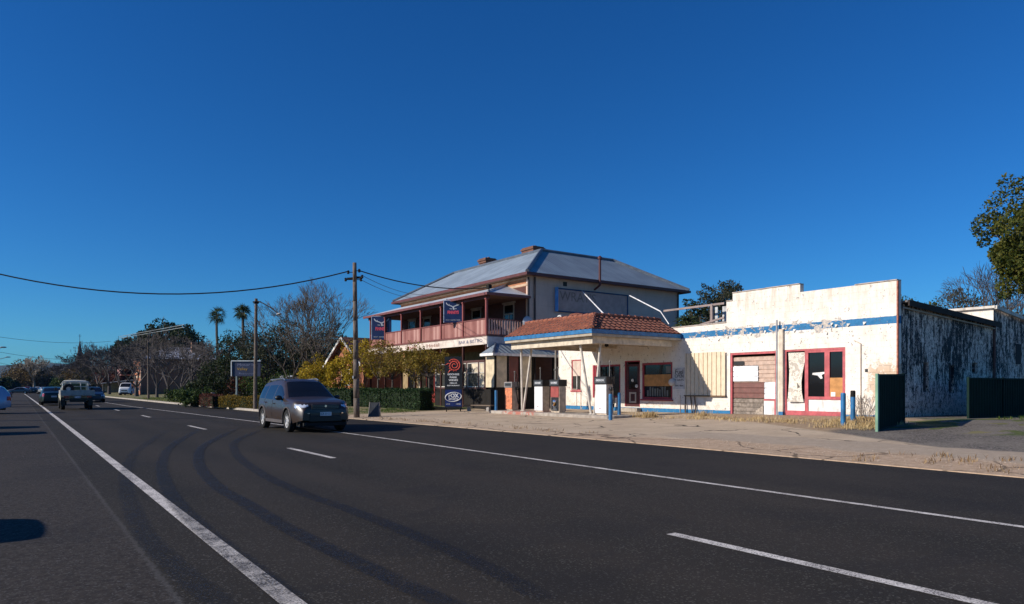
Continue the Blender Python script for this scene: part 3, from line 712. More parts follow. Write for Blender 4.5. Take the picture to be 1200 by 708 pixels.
# ---- canopy
def canopy():
    X0,X1,Y0,Y1=19.1,24.5,21.4,27.65;ze,zr=3.84,4.56;a=1.3
    g=MB()
    # fascia boards
    g.box(X0-.03,X0,Y0-.03,Y1,3.67,3.84);g.box(X0,X1-.02,Y0-.03,Y0,3.67,3.84);g.box(X0,X1-.02,Y1-.03,Y1,3.67,3.84)
    ca=g.build('canopy',BLUE,ST,label='blue edged canopy under orange terracotta roof tiles')
    g=MB();g.box(X0+.001,X1-.004,Y0+.001,Y1-.031,3.56,3.66);g.build('canopy_soffit',mat((.42,.36,.28),.8,name='beige_soffit',dirt=.3),ca)
    g=MB();g.box(X0+.25,X0+.40,Y0+.25,Y1-.2,3.26,3.555);g.box(X0+.40,X1-.35,Y0+.25,Y0+.40,3.28,3.555);g.box(X0+.40,X1-.01,Y1-.5,Y1-.36,3.30,3.555)
    for k in(1,2): g.box(X0+.4,X1-.01,lerp(Y0,Y1,k/3),lerp(Y0,Y1,k/3)+.1,3.38,3.555)
    g.build('canopy_beam',mat((.58,.50,.39),.7,name='cream_beam',dirt=.2),ca)
    # tiles as real corrugated courses
    def tiles(pt,L,D,clip=None):
        # pt(s,t): s along eave 0..L, t up slope 0..D ; courses of .33 m
        g=MB();ns=int(L/.045);nt=int(D/.30)
        for k in range(nt+1):
            t0=k*D/(nt+1);t1=(k+1)*D/(nt+1)+.03;prev=None
            for i in range(ns+1):
                s_=L*i/ns
                lo,hi=clip(min(t0,D)) if clip else (0,L)
                ok=lo-.02<=s_<=hi+.02
                w=.030*max(-.35,math.sin(s_*2*math.pi/.30))
                cur=[pt(s_,t0,.055+w),pt(s_,t1,.015+w),pt(s_,t0,.02+w*.9)] if ok else None
                if prev and cur:
                    g.quad(prev[0],cur[0],cur[1],prev[1]);g.quad(prev[2],cur[2],cur[0],prev[0])
                prev=cur
        return g
    sl=math.hypot(a,zr-ze)
    def ptF(s_,t,h): f=t/sl;return (X0+f*a-h*.45,Y0+s_,ze+f*(zr-ze)+h*.88)
    g=tiles(ptF,Y1-Y0,sl,lambda t:(t/sl*a,Y1-Y0))
    g.build('front_tiles',A_TILE,ca)
    def ptR(s_,t,h): f=t/sl;return (X0+s_,Y0+f*a-h*.45,ze+f*(zr-ze)+h*.88)
    g=tiles(ptR,X1-X0,sl,lambda t:(t/sl*a,X1-X0-.03))
    M=Mat('shade_terracotta_tile');p=M.pos();n=M.noise(p,3,4);n2=M.noise(p,16,5,.7)  # darker tile copy: end slope's shade painted in, with lichen blotches
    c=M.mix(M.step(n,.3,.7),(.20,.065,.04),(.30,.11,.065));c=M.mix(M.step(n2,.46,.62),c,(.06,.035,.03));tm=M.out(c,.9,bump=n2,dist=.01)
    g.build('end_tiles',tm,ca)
    # ridge caps, hip cap
    g=MB();rr=random.Random(2)
    def caps(p,q,n):
        p=Vector(p);q=Vector(q)
        for i in range(n):
            a_=p.lerp(q,i/n);b_=p.lerp(q,(i+1)/n+.01);g.tube(a_+Vector((0,0,.02)),b_,.09,.075,8)
    caps((X0,Y0,ze+.06),(X0+a,Y0+a,zr+.04),5);caps((X0+a,Y0+a,zr+.04),(X0+a,Y1,zr+.04),14);caps((X0+a,Y0+a,zr+.04),(X1-.02,Y0+a,zr+.04),10)
    g.build('ridge_cap',A_TILE,ca)
    g=MB();g.box(X0+a,X1-.02,Y0+a,Y1-.05,zr-.08,zr-.04);g.m=0
    g.add([(X0,Y0,ze),(X1-.02,Y0,ze),(X1-.02,Y0+a,zr-.04),(X0+a,Y0+a,zr-.04)],[(0,1,2,3)]);g.add([(X0,Y0,ze),(X0+a,Y0+a,zr-.04),(X0+a,Y1,zr-.04),(X0,Y1,ze)],[(0,1,2,3)]);g.add([(X0,Y1-.01,ze),(X0+a,Y1-.01,zr-.04),(X1-.02,Y1-.01,zr-.04),(X1-.02,Y1-.01,ze)],[(0,1,2,3)])
    g.build('roof_deck',DARK,ca)
    # V posts
    IS=.30
    for (b,t) in(((20.0,27.45),(19.65,27.05)),((20.0,27.35),(20.0,26.65)),((20.0,22.45),(19.6,22.75)),((20.05,22.3),(20.05,21.9))):
        g=MB();g.tube((b[0],b[1],IS),(t[0],t[1],3.5),.055,.055,10);g.lathe([(.11,0),(.11,.02),(.06,.03)],(b[0],b[1],IS+.002),'z',10);g.build('canopy_post',mat((.60,.54,.46),.55,name='cream_post',dirt=.35),ca,smooth=False)
    g=MB();g.tube((22.2,27.6,.2),(22.2,27.6,3.5),.045);g.build('canopy_post',mat((.25,.23,.21),.6,name='grey_post'),ca)
    g=MB();c=Vector((21.4,23.0,3.5));g.tube(c,c-Vector((0,0,.12)),.03);g.lathe([(.03,0),(.09,-.05),(.10,-.12),(.0,-.16)],c-Vector((0,0,.1)),'z',12);g.build('canopy_lamp',DARK,ca)
    # roof bits: broken vent + stay rods
    g=MB();p=PX(656,374,21.2);g.path([p+Vector((0,.5,-.25)),p+Vector((0,.1,.15)),p+Vector((0,-.1,.15)),p+Vector((0,-.15,-.3))],.045);g.build('bent_pipe',mat((.62,.58,.54),.5,name='pale_pipe'),ca)
    g=MB();g.ball(PX(676,370,21.4),.35,.45,.12);g.build('roof_debris',mat((.22,.08,.05),.9,name='broken_tile_heap'),ca)
    g=MB();g.tube(PX(679.5,338.5,28.5),PX(712,372.5,22.5),.032);g.build('stay_rod',mat((.75,.73,.72),.5,name='white_rod'),ca)
    g=MB();g.tube(PX(738,346.5,27.0),PX(774,365,24.8),.03);g.tube(PX(774,365,24.8),PX(784,380,24.65),.022);g.build('stay_rod',mat((.75,.73,.72),.5,name='white_rod'),ca)
canopy()
# ---- pump island
g=MB();g.prism([(19.35,20.75,.0),(19.25,29.0,.0),(19.35,29.35,.0),(21.0,29.35,.0),(21.1,20.6,.0),(19.6,20.6,.0)],(0,0,.30))
M=Mat('island_concrete');p=M.pos();x,y,z=M.sep(p)
c=M.mix(M.step(M.noise(p,2.5,5,.65),.35,.65),(.42,.37,.31),(.27,.23,.19))
rd=M.math('MULTIPLY',M.band(y,25.6,28.0,.15),M.step(M.noise(p,5,4),.45,.5));c=M.mix(M.math('MULTIPLY',rd,.85),c,(.42,.13,.09))
tag(g.build('pump_island',M.out(c,.9,bump=M.noise(p,20,4),dist=.01),bevel=.03),kind='structure')
# ---- fuel pumps
def pump(Yc,X0,w,dep,h,front,kind,label):
    z0=.302
    r=thing('fuel_pump',(X0+dep/2,Yc,z0),label,'fuel pump','old fuel pumps on the concrete island')
    y0,y1=Yc-w/2,Yc+w/2;x0,x1=X0,X0+dep;hb=h*.80
    side=mat((.56,.46,.35),.55,.0,sc=6,name='dull_steel_side',dirt=.25)
    g=MB();n=10
    # body with bowed ends (cross-section bulge on y faces)
    def wy(t): return .03*math.sin(math.pi*t)
    for s_ in(0,1):
        pts=[]
        for i in range(n+1):
            t=i/n;pts.append(((y0-wy(t)) if s_==0 else (y1+wy(t)),z0+.05+t*(hb-.05)))
        vs=[(x0+.03,y,z) for y,z in pts]+[(x1-.03,y,z) for y,z in pts]
        g.add(vs,[(i,i+1,n+2+i,n+1+i) for i in range(n)])
    g.box(x0+.03,x1-.03,y0,y1,z0+.04,z0+hb-.01);g.box(x0+.05,x1-.05,y0+.03,y1-.03,z0,z0+.05)
    b=g.build('pump_body',side,r,fixn=True)
    fm={'white':mat((.80,.80,.80),.35,var=.05,name='white_enamel'),'orange':mat((.62,.20,.09),.6,var=.35,sc=7,name='rusty_orange_enamel',dirt=.2),'open':mat((.30,.06,.05),.6,name='faded_red_enamel')}[front]
    for xs_ in(0,1):
        g=MB();xa,xb=(x0,x0+.028) if xs_==0 else (x1-.028,x1)
        if front=='open' and xs_==0:
            g.box(xa,xb,y0+.02,y1-.02,z0+hb*.58,z0+hb-.08);g.box(xa+.005,xb,y0+.02,y1-.02,z0+hb-.075,z0+hb-.02)
        else: g.box(xa,xb,y0,y1,z0+.06,z0+hb-.02)
        pn=g.build('front_panel',fm,r,bevel=.008)
        if xs_==0 and front=='white':
            g=MB();g.tri((xa-.003,Yc-.05+.04,z0+.27),(xa-.003,Yc+.05+.04,z0+.27),(xa-.003,Yc+.04,z0+.20));g.build('diamond_mark',mat((.25,.03,.05),.5,name='dark_red_mark'),pn)
            g=MB();g.box(xa-.004,xa-.001,Yc-.18,Yc+.2,z0+.10,z0+.115);g.build('maker_strip',mat((.6,.4,.38),.5,name='strip'),pn)
    if front=='open':
        g=MB();g.box(x0+.018,x0+.032,y0+.03,y1-.03,z0+.08,z0+hb*.57);g.build('machinery_bay',BLACK,r)
        g=MB();g.ball((x0-.0,Yc,z0+.50),.07,.11,.10);g.lathe([(0,-.05),(.09,-.05),(.09,.02),(.0,.02)],(x0,Yc-.05,z0+.2),'x',14);g.tube((x0,Yc-.15,z0+.15),(x0,Yc+.12,z0+.34),.03);g.box(x0-.04,x0+.03,Yc-.2,Yc+.2,z0+.1,z0+.14);g.build('pump_motor',CHROME,r,smooth=False)
        g=MB();g.tube((x0-.02,Yc+.05,z0+.32),(x0-.02,Yc-.08,z0+.42),.04);g.build('brass_valve',mat((.5,.25,.06),.4,.6,name='brass'),r)
    if front=='orange':
        g=MB()
        for zz in(.30,.62,.90): g.box(x0-.008,x0-.001,y0,y1,z0+zz*hb,z0+zz*hb+.02)
        g.build('trim_strip',mat((.45,.2,.13),.6,name='rust_strip'),r)
    # header with display
    g=MB();g.box(x0-.03,x1+.03,y0-.04,y1+.04,z0+hb,z0+h);hd=g.build('pump_header',BLACK if kind!='o' else mat((.25,.23,.22),.6,name='grey_header'),r,bevel=.01)
    g=MB();g.box(x0-.036,x0-.032,y0+.02,y1-.02,z0+hb+.05,z0+h-.05);g.build('display_window',mat((.07,.075,.08),.3,name='display_glass'),hd)
    INKW=mat((.75,.77,.8),.5,name='white_digits')
    text('00000' if front!='orange' else '0000',.12,INKW if front!='orange' else BLACK,hd,(x0-.042,Yc,z0+(hb+h)/2),(0,-1,0),(0,0,1),name='digits',width=w*.7)
    # hose mast and hose on the end facing the viewer
    for k,(dy,hh) in enumerate({'w':[(.12,.55)],'d':[(.0,.55),(.25,.45)],'b':[(.27,.62),(-.33,.62)],'o':[(-.25,.5)]}[kind]):
        g=MB();p=Vector((x0+dep*.5,Yc+dy,z0+h));g.tube(p,p+Vector((0,0,hh)),.024,.018,6);g.ball(p+Vector((0,0,hh)),.045,.045,.05,8,5);g.build('hose_mast',mat((.15,.14,.13),.6,name='mast_metal'),r)
    if kind in 'bo':
        g=MB();p=[Vector((x0+dep*.45,y0-.06,z0+h+.5)) if kind=='o' else Vector((x0+dep*.5,y0-.05,z0+h+.3))]
        for i in range(1,15):
            t=i/14;p.append(Vector((x0+dep*(.45+.38*math.sin(t*math.pi)),y0-.07-.05*math.sin(t*math.pi),lerp(p[0].z,z0+.25,min(1,t*1.5)) if t<.67 else lerp(z0+.25,z0+1.05,(t-.67)/.33))))
        g.path(p,.022,6);g.build('hose',RUBBER,r,smooth=True)
        g=MB();q=Vector((x0+dep*.5,y0-.07,z0+1.08));g.ball(q,.05,.05,.10,8,6);g.tube(q,q+Vector((.12,-.03,.06)),.018);g.box(q.x-.04,q.x+.14,q.y-.03,q.y+.03,q.z-.06,q.z-.02);g.build('nozzle',BLACK,r)
    return r
pump(28.62,20.0,.60,.40,1.42,'orange','o','rusty orange fuel pump beside the blue bollard at the far end of the island')
pump(26.16,20.0,.62,.42,1.50,'white','w','clean white fronted fuel pump between the left posts and the opened pump')
pump(24.95,20.0,.62,.42,1.50,'open','d','opened fuel pump with exposed machinery below a faded red panel')
pump(21.86,20.0,.68,.42,1.60,'white','b','tall white fuel pump nearest the camera beside the slanting cream posts')
# ---- bollards
def bollard(p,h,top,label,z=None):
    z0=H(p[0],p[1]) if z is None else z
    g=MB();g.lathe([(.075,0),(.075,h-.04),(.06,h),(0,h+.005)],(p[0],p[1],z0),'z',14)
    if top: g.m=1;g.lathe([(.078,h*.8),(.078,h-.02),(.06,h+.008),(0,h+.01)],(p[0],p[1],z0),'z',14)
    o=g.build('bollard',[BLUE,DARK]);tag(o,label,'bollard','blue pipe bollards')
bollard((20.6,11.62),1.0,False,'plain blue bollard nearer the road in front of the shopfront window')
bollard((22.3,12.25),1.0,True,'blue bollard with a dark top, behind the plain one near the green gate')
bollard((19.55,29.05),1.0,False,'blue bollard standing next to the rusty orange fuel pump',.3)
p=PD(715.5,488,27.3);bollard((p.x,p.y),1.02,False,'blue bollard right in front of the tall white fuel pump')
p=PD(725.5,486,29.3);bollard((p.x,p.y),1.02,False,'blue bollard to the right of the tall white fuel pump',)
# ---- green gate and fence
def ribbed(name,p,q,z0f,z1f,label,cat,post=None):
    p=Vector(p);q=Vector(q);d=q-p;L=d.length;d.normalize();nn=Vector((-d.y,d.x,0));r=thing(name,(p.x,p.y,z0f(0)),label,cat)
    g=MB();n=int(L/.05);vs=[]
    for i in range(n+1):
        s_=L*i/n;o_=.018*(1 if (int(s_/.1)%2) else -1);c=p+d*s_+nn*o_;t=s_/L;vs+=[(c.x,c.y,z0f(t)+.05),(c.x,c.y,z1f(t)-.02)]
    g.add(vs,[(2*i,2*i+2,2*i+3,2*i+1) for i in range(n)]);g.build('fence_sheet',GREEN,r)
    g=MB();g.beam((p.x,p.y,z1f(0)),(q.x,q.y,z1f(1)),.05,.05);g.beam((p.x,p.y,z0f(0)+.04),(q.x,q.y,z0f(1)+.04),.05,.05);g.build('rail',GREEN,r)
    k=max(1,round(L/2.4))
    for i in range(k+1):
        t=i/k;c=p.lerp(q,t);g=MB();g.box(c.x-.035,c.x+.035,c.y-.035,c.y+.035,z0f(t),z1f(t)+.04);g.build('post',post if (post and i==0) else GREEN,r)
ga=(19.3,9.92);gb=(22.4,10.7)
ribbed('gate',(ga[0],ga[1],0),(gb[0],gb[1],0),lambda t:H(lerp(ga[0],gb[0],t),10.3)-.02,lambda t:lerp(1.79,1.84,t),'open green steel gate with a pale post edge beside the dry grass','gate',mat((.16,.30,.20),.5,name='pale_green_post'))
ribbed('fence',(25.7,10.2,0),(33.5,10.0,0),lambda t:.38,lambda t:1.75,'dark green ribbed steel fence in shade before the peeling wall','fence')
# ================================================================== HOTEL
def hotel():
    r=thing('corner_hotel',(22.6,38,.2),'two storey brick hotel with pink verandah boards and a grey iron roof','hotel')
    X0,X1,Y0,Y1=22.6,34.5,30.4,45.9
    g=MB();g.box(X0,X1,Y0+.25,Y1,0,7.55);g.build('wall',A_BRICK,r)
    M=Mat('grey_render_over_brick');p=M.pos();x,y,z=M.sep(p)
    n=M.noise(p,1,4);c=M.mix(M.step(n,.3,.7),(.56,.41,.34),(.64,.48,.40))
    ln=M.math('FRACT',M.math('DIVIDE',z,.62));c=M.mix(M.math('MULTIPLY',M.math('SUBTRACT',1.0,M.step(ln,.0,.03)),.25),c,(.16,.14,.125))
    c=M.mix(M.math('MULTIPLY',M.step(M.noise(M.scale(p,(3,1,.3)),2,4),.55,.75),.25),c,(.18,.15,.13));rend=M.out(c,.85)
    g=MB();g.box(X0,X1,Y0,Y0+.248,3.3,7.55);g.build('side_wall',rend,r)
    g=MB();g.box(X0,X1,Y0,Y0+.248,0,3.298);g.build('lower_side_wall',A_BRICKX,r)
    # roof ring: eaves, ridge
    E=dict(x0=22.15,x1=35.0,y0=29.95,y1=46.3,z=7.62);K=dict(x0=26.3,x1=32.3,y0=34.1,y1=44.6,z=9.85)
    e=[(E['x0'],E['y0'],E['z']),(E['x1'],E['y0'],E['z']),(E['x1'],E['y1'],E['z']),(E['x0'],E['y1'],E['z'])]
    k=[(K['x0'],K['y0'],K['z']),(K['x1'],K['y0'],K['z']),(K['x1'],K['y1'],K['z']),(K['x0'],K['y1'],K['z'])]
    g=MB();g.m=0;g.quad(e[3],e[0],k[0],k[3]);g.quad(e[1],e[2],k[2],k[1]);g.m=1;g.quad(e[0],e[1],k[1],k[0]);g.quad(e[2],e[3],k[3],k[2]);g.quad(*[(a,b,c-.02) for a,b,c in k])
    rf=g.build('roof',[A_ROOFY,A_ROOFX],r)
    cap=mat((.10,.12,.15),.5,name='dark_ridge_capping')
    g=MB()
    for i in range(4):
        g.tube(Vector(e[i])+Vector((0,0,.03)),Vector(k[i])+Vector((0,0,.04)),.11,.11,6);g.tube(Vector(k[i])+Vector((0,0,.04)),Vector(k[(i+1)%4])+Vector((0,0,.04)),.10,.10,6)
    g.build('ridge_capping',cap,rf)
    g=MB()
    x0,x1,y0,y1,z=E['x0'],E['x1'],E['y0'],E['y1'],E['z']
    g.box(x0-.08,x0+.03,y0-.08,y1+.08,z-.16,z-.01);g.box(x0+.03,x1-.03,y0-.08,y0+.03,z-.16,z-.01);g.box(x1-.03,x1+.08,y0-.08,y1+.08,z-.16,z-.01);g.box(x0+.03,x1-.03,y1-.03,y1+.08,z-.16,z-.01)
    g.build('gutter',mat((.10,.025,.022),.5,name='dark_red_gutter'),rf)
    g=MB();g.box(x0+.05,x1-.05,y0+.05,y1-.05,z-.12,z-.07);g.build('eave_lining',mat((.20,.14,.11),.8,name='eave_lining'),rf)
    g=MB();g.box(X0-.03,X0-.002,Y0+.02,Y1,6.98,7.10);g.box(X0-.05,X0-.002,Y0+.02,Y1,7.36,7.45);g.build('string_course',mat((.50,.36,.25),.8,name='pale_band'),r)
    # chimneys
    for u,v,w,X in((571,303.5,.85,28.2),(624.5,290.5,1.15,28.0)):
        p=PX(u,v,X);g=MB();hw=w/2
        g.box(X-.4,X+.4,p.y-hw,p.y+hw,8.6,p.z-.35);g.box(X-.46,X+.46,p.y-hw-.07,p.y+hw+.07,p.z-.35,p.z-.2);g.box(X-.52,X+.52,p.y-hw-.12,p.y+hw+.12,p.z-.2,p.z-.08);g.box(X-.45,X+.45,p.y-hw-.05,p.y+hw+.05,p.z-.08,p.z)
        ch=g.build('chimney',mk_brick('chimney_brick',(.15,.06,.04),(.21,.085,.05),(.11,.09,.07),'y') if u<600 else bpy.data.materials['chimney_brick'],rf)
        for q in(-.2,.2):
            g=MB();g.lathe([(.11,0),(.10,.10),(.08,.10),(.08,0)],(X,p.y+q*w,p.z),'z',10);g.build('chimney_pot',mat((.30,.13,.08),.8,name='clay_pot'),ch)
    g=MB();p=PY(703,304,29.85);g.tube((p.x,29.85,7.3),(p.x,29.85,p.z),.075,.07,10);g.lathe([(.07,0),(.13,.02),(.13,.12),(.04,.2),(0,.2)],(p.x,29.85,p.z),'z',10);g.tube((p.x,29.85,7.3),(p.x,30.3,7.1),.06);g.build('vent_pipe',MAROON,r)
    # downpipes
    g=MB();g.tube((X0-.08,Y0-.06,.2),(X0-.08,Y0-.06,7.4),.055);g.tube((X0+.35,Y0-.07,.2),(X0+.35,Y0-.07,7.45),.05);g.tube((X1-.1,Y0-.07,.2),(X1-.1,Y0-.07,7.45),.05)
    g.build('downpipe',mat((.05,.035,.035),.6,name='dark_downpipe'),r)
    # ghost sign on end wall
    a=PY(650.6,337,Y0-.05);b=PY(735.5,410,Y0-.05);zt=PY(651,337.2,Y0).z;zb=PY(651,365.5,Y0).z
    g=MB();g.box(a.x,b.x,Y0-.06,Y0-.004,zb,zt);sg=g.build('wall_sign',mat((.47,.33,.295),.7,var=.1,name='faded_sign_board'),r)
    g=MB()
    bl=mat((.015,.045,.12),.5,name='dark_blue_frame');fw=.07
    g.box(a.x,b.x,Y0-.10,Y0-.062,zt-fw,zt);g.box(a.x,b.x,Y0-.10,Y0-.062,zb,zb+fw);g.box(b.x-fw,b.x,Y0-.10,Y0-.062,zb+fw,zt-fw);g.box(a.x+.0,a.x+fw,Y0-.10,Y0-.062,zb+fw,zt-fw);g.build('sign_frame',bl,sg)
    g=MB();g.box(a.x-.03,a.x-.003,Y0-.33,Y0-.06,zb,zt);g.build('sign_return',mat((.10,.32,.70),.45,name='bright_blue_edge'),sg)
    ghost=mat((.27,.20,.17),.8,name='ghost_lettering')
    text("WRAY'S",.75,ghost,sg,(lerp(a.x,b.x,.30),Y0-.064,lerp(zb,zt,.66)),(1,0,0),(0,0,1),width=2.7,ext=.002)
    g=MB();p=PY(662,333,Y0);g.box(p.x-.14,p.x+.14,Y0-.02,Y0-.003,p.z-.12,p.z+.12);g.build('wall_vent',BLACK,r)
    # ---------------- verandah
    V0=20.0;ys=[30.62,32.95,35.4,37.9,40.5,42.95,45.3]
    ve=MB();ve.box(V0-.05,X0-.002,30.5,45.5,4.06,4.16);vf=ve.build('verandah_floor',mat((.16,.10,.08),.8,name='verandah_timber'),r)
    g=MB();g.box(V0-.10,V0-.055,30.45,45.6,3.70,4.10);sb=g.build('fascia_sign',mat((.66,.56,.48),.6,name='cream_sign_board',dirt=.1),vf)
    INKB=mat((.10,.12,.20),.7,name='slate_lettering')
    text('BAR & BISTRO',.25,INKB,sb,(V0-.105,PX(553,400,V0).y,3.9),(0,-1,0),(0,0,1),width=2.4)
    text('Hotel',.30,mat((.25,.10,.07),.7,name='russet_lettering'),sb,(V0-.105,PX(509,404,V0).y,3.9),(0,-1,0),(0,0,1),width=1.5)
    text('ACCOMMODATION',.22,mat((.30,.25,.30),.7,name='faded_lettering'),sb,(V0-.105,PX(456,410,V0).y,3.9),(0,-1,0),(0,0,1),width=3.4)
    text('Meals',.26,mat((.55,.22,.25),.7,name='pink_lettering'),sb,(V0-.105,PX(484,407,V0).y,3.9),(0,-1,0),(0,0,1),width=1.3)
    g=MB();g.box(V0-.05,X0-.05,30.42,30.49,3.55,4.10);g.build('end_fascia',mat((.42,.42,.44),.7,name='grey_end_board'),vf)
    for i,y in enumerate(ys):
        g=MB();g.box(V0-.05,V0+.06,y-.055,y+.055,4.17,6.32);g.box(V0-.08,V0+.09,y-.085,y+.085,6.05,6.12);g.build('verandah_post',mat((.20,.045,.04),.6,name='dark_red_post'),r)
        g=MB();g.box(V0-.05,V0+.06,y-.055,y+.055,.1,3.69);g.build('lower_post',mat((.06,.022,.018),.7,name='brown_red_post'),r)
    for y0,y1 in zip(ys,ys[1:]):
        g=MB();y=y0+.075;rr=random.Random(int(y0*9))
        while y<y1-.12: g.box(V0-.0,V0+.022,y,y+.112,4.25+rr.uniform(-.01,.01),5.02);y+=.122
        pb=g.build('railing_boards',PINK,r)
        g=MB();g.box(V0-.03,V0+.05,y0+.056,y1-.056,5.02,5.08);g.box(V0-.03,V0+.05,y0+.056,y1-.056,4.17,4.24);g.build('handrail',mat((.16,.045,.04),.6,name='dark_red_rail'),pb)
    g=MB();x=V0+.1
    while x<X0-.12: g.box(x,x+.09,30.58,30.60,4.25,5.02);x+=.17
    pb=g.build('railing_boards',mat((.55,.33,.28),.7,name='pale_pink_balusters'),r)
    g=MB();g.box(V0+.06,X0,30.56,30.62,5.02,5.08);g.box(V0+.06,X0,30.56,30.62,4.17,4.24);g.build('handrail',mat((.16,.045,.04),.6,name='dark_red_rail'),pb)
    # verandah roof (hipped at the near end)
    xe,ze_,xw,zw=19.75,6.36,X0,7.22;ya,yb=30.15,45.9
    g=MB();hx=xw;hy=ya+ (xw-xe)*.85
    g.quad((xe,ya,ze_),(hx,hy,zw),(xw,yb,zw),(xe,yb,ze_)) ;g.m=0
    g.tri((xe,ya,ze_),(xw,ya,ze_),(hx,hy,zw))
    vr=g.build('verandah_roof',A_VROOF,r)
    g=MB();g.box(xe-.06,xe+.02,ya-.05,yb,ze_-.13,ze_+.01);g.box(xe+.02,xw-.1,ya-.05,ya+.03,ze_-.13,ze_+.01);g.build('gutter',mat((.16,.05,.045),.5,name='red_brown_gutter'),vr)
    g=MB();g.box(xe+.03,xw-.005,ya+.04,yb-.02,ze_-.09,ze_-.06);g.build('verandah_ceiling',mat((.17,.11,.08),.8,name='ceiling_boards'),vr)
    g=MB();g.box(V0-.04,V0+.05,ya+.2,yb-.3,ze_-.26,ze_-.092);g.build('verandah_beam',mat((.13,.04,.035),.6,name='beam_red'),vr)
    g=MB();g.tube((xe,ya,ze_+.03),(hx,hy,zw+.03),.05,.05,6);g.build('hip_capping',mat((.6,.6,.62),.4,name='light_capping'),vr)
    g=MB();g.box(X0-.02,X0-.002,Y0+.3,45.8,4.17,6.95);g.build('verandah_wall',mk_brick('verandah_shade_brick',(.085,.030,.024),(.11,.038,.03),(.06,.03,.025),'y',.1),r)  # brick skin darkened so its colour carries the shade under the verandah
    # upper doors / windows
    def upwin(y,w,z0,z1,nm='french_door'):
        g=MB();x=X0;f=.09
        g.box(x-.06,x-.003,y-w/2,y-w/2+f,z0,z1);g.box(x-.06,x-.003,y+w/2-f,y+w/2,z0,z1);g.box(x-.06,x-.003,y-w/2+f,y+w/2-f,z1-f,z1);g.box(x-.06,x-.003,y-w/2+f,y+w/2-f,z1-.62,z1-.54);g.box(x-.055,x-.003,y-.03,y+.03,z0,z1-.62);g.box(x-.08,x-.003,y-w/2-.1,y+w/2+.1,z1,z1+.1)
        fo=g.build(nm,mat((.36,.32,.28),.6,name='cream_joinery'),r)
        g=MB();g.box(x-.03,x-.004,y-w/2+f,y+w/2-f,z0,z1-f);g.build('pane',A_GLASS,fo)
    for u in(597,559,501,483.5): upwin(PX(u,370,X0).y,1.05,4.18,6.15)
    # ground floor
    beige=mat((.30,.22,.12),.7,name='ochre_wall')
    g=MB();g.box(X0-.03,X0-.002,30.6,45.8,.2,3.6);gl=g.build('ground_floor_render',beige,r)
    dkr=mat((.075,.03,.025),.6,name='brown_joinery')
    for y,w in((44.0,1.2),(41.3,1.2),(38.8,1.1),(37.0,1.2)):
        g=MB();g.box(X0-.10,X0-.035,y-w/2,y-w/2+.1,.3,2.7);g.box(X0-.10,X0-.035,y+w/2-.1,y+w/2,.3,2.7);g.box(X0-.10,X0-.035,y-w/2+.1,y+w/2-.1,2.6,2.7);g.box(X0-.08,X0-.035,y-w/2+.1,y+w/2-.1,.3,1.0)
        dd=g.build('door',mat((.25,.03,.025),.5,name='red_door'),r);g=MB();g.box(X0-.07,X0-.04,y-w/2+.1,y+w/2-.1,1.0,2.6);g.build('pane',A_GLASS,dd)
    for y in(42.6,40.0,37.9):
        g=MB();g.box(X0-.16,X0-.035,y-.22,y+.22,.2,3.4);g.build('pilaster',mat((.68,.60,.45),.6,name='cream_pilaster'),r)
    # glazed screen near end
    ya,yb=30.75,36.1
    g=MB();g.box(V0-.02,V0+.05,ya,yb,.15,1.36);g.build('dado_panel',DARK,r)
    mull=[ya,31.35,32.55,33.35,34.7,yb]
    g=MB();g.box(V0-.04,V0+.07,ya,yb,1.36,1.46);g.box(V0-.04,V0+.07,ya,yb,2.78,2.9)
    for y in mull: g.box(V0-.035,V0+.065,y-.05,y+.05,1.46,2.78)
    sc=g.build('glazed_screen',dkr,r)
    g=MB();g.box(V0+.02,V0+.03,ya,yb,1.46,2.78);g.build('pane',A_GLASSL,sc)
    for y0,y1,z0,z1 in((32.6,33.3,1.5,2.3),(33.4,34.1,1.5,2.75),(31.4,32.1,2.2,2.75),(30.85,31.3,1.5,2.75)):
        g=MB();g.box(V0+.012,V0+.018,y0,y1,z0,z1);g.build('drawn_blind',mat((.60,.52,.38),.6,name='cream_blind'),sc)
    g=MB()
    for y0,y1 in zip(mull,mull[1:]):
        y0+=.05;y1-=.05;f=.05
        g.box(V0-.015,V0+.018,y0,y0+f,1.46,2.78);g.box(V0-.015,V0+.018,y1-f,y1,1.46,2.78);g.box(V0-.015,V0+.018,y0+f,y1-f,2.2,2.25);g.box(V0-.015,V0+.018,y0+f,y1-f,1.46,1.51);g.box(V0-.015,V0+.018,y0+f,y1-f,2.73,2.78)
    g.build('window_sash',mat((.55,.52,.47),.6,name='cream_sash'),sc)
    # ---- porch at the near corner
    px0,px1,py0,py1=19.75,23.6,29.45,30.4
    g=MB();g.box(px0,px1,py0,py0+.06,.15,1.35);g.box(px0,px0+.06,py0+.06,py1,.15,1.35);po=g.build('porch',DARK,r)
    g=MB()
    for x in(px0,px0+.78,px0+1.5,px0+2.35,px1-.1): g.box(x,x+.09,py0-.01,py0+.08,1.35,3.12)
    g.box(px0,px1,py0-.012,py0+.07,1.35,1.45);g.box(px0,px1,py0-.012,py0+.07,3.05,3.14);g.box(px0-.01,px0+.08,py0+.08,py1,3.05,3.14);g.build('porch_frame',DARK,po)
    g=MB();FP=mat((.62,.52,.36),.35,name='cream_glazing')
    for b_ in((px0+.09,px0+.76,py0+.03,py0+.04),(px0+1.62,px0+2.33,py0+.03,py0+.04),(px0+.03,px0+.04,py0+.1,py1-.05)):
        g=MB();g.box(*b_,1.45,3.05);g.build('frosted_panel',FP,po)
    g=MB();g.box(px0+.88,px0+1.49,py0+.03,py0+.05,1.45,3.05);dd=g.build('porch_door',mat((.16,.035,.03),.5,name='dark_red_door'),po)
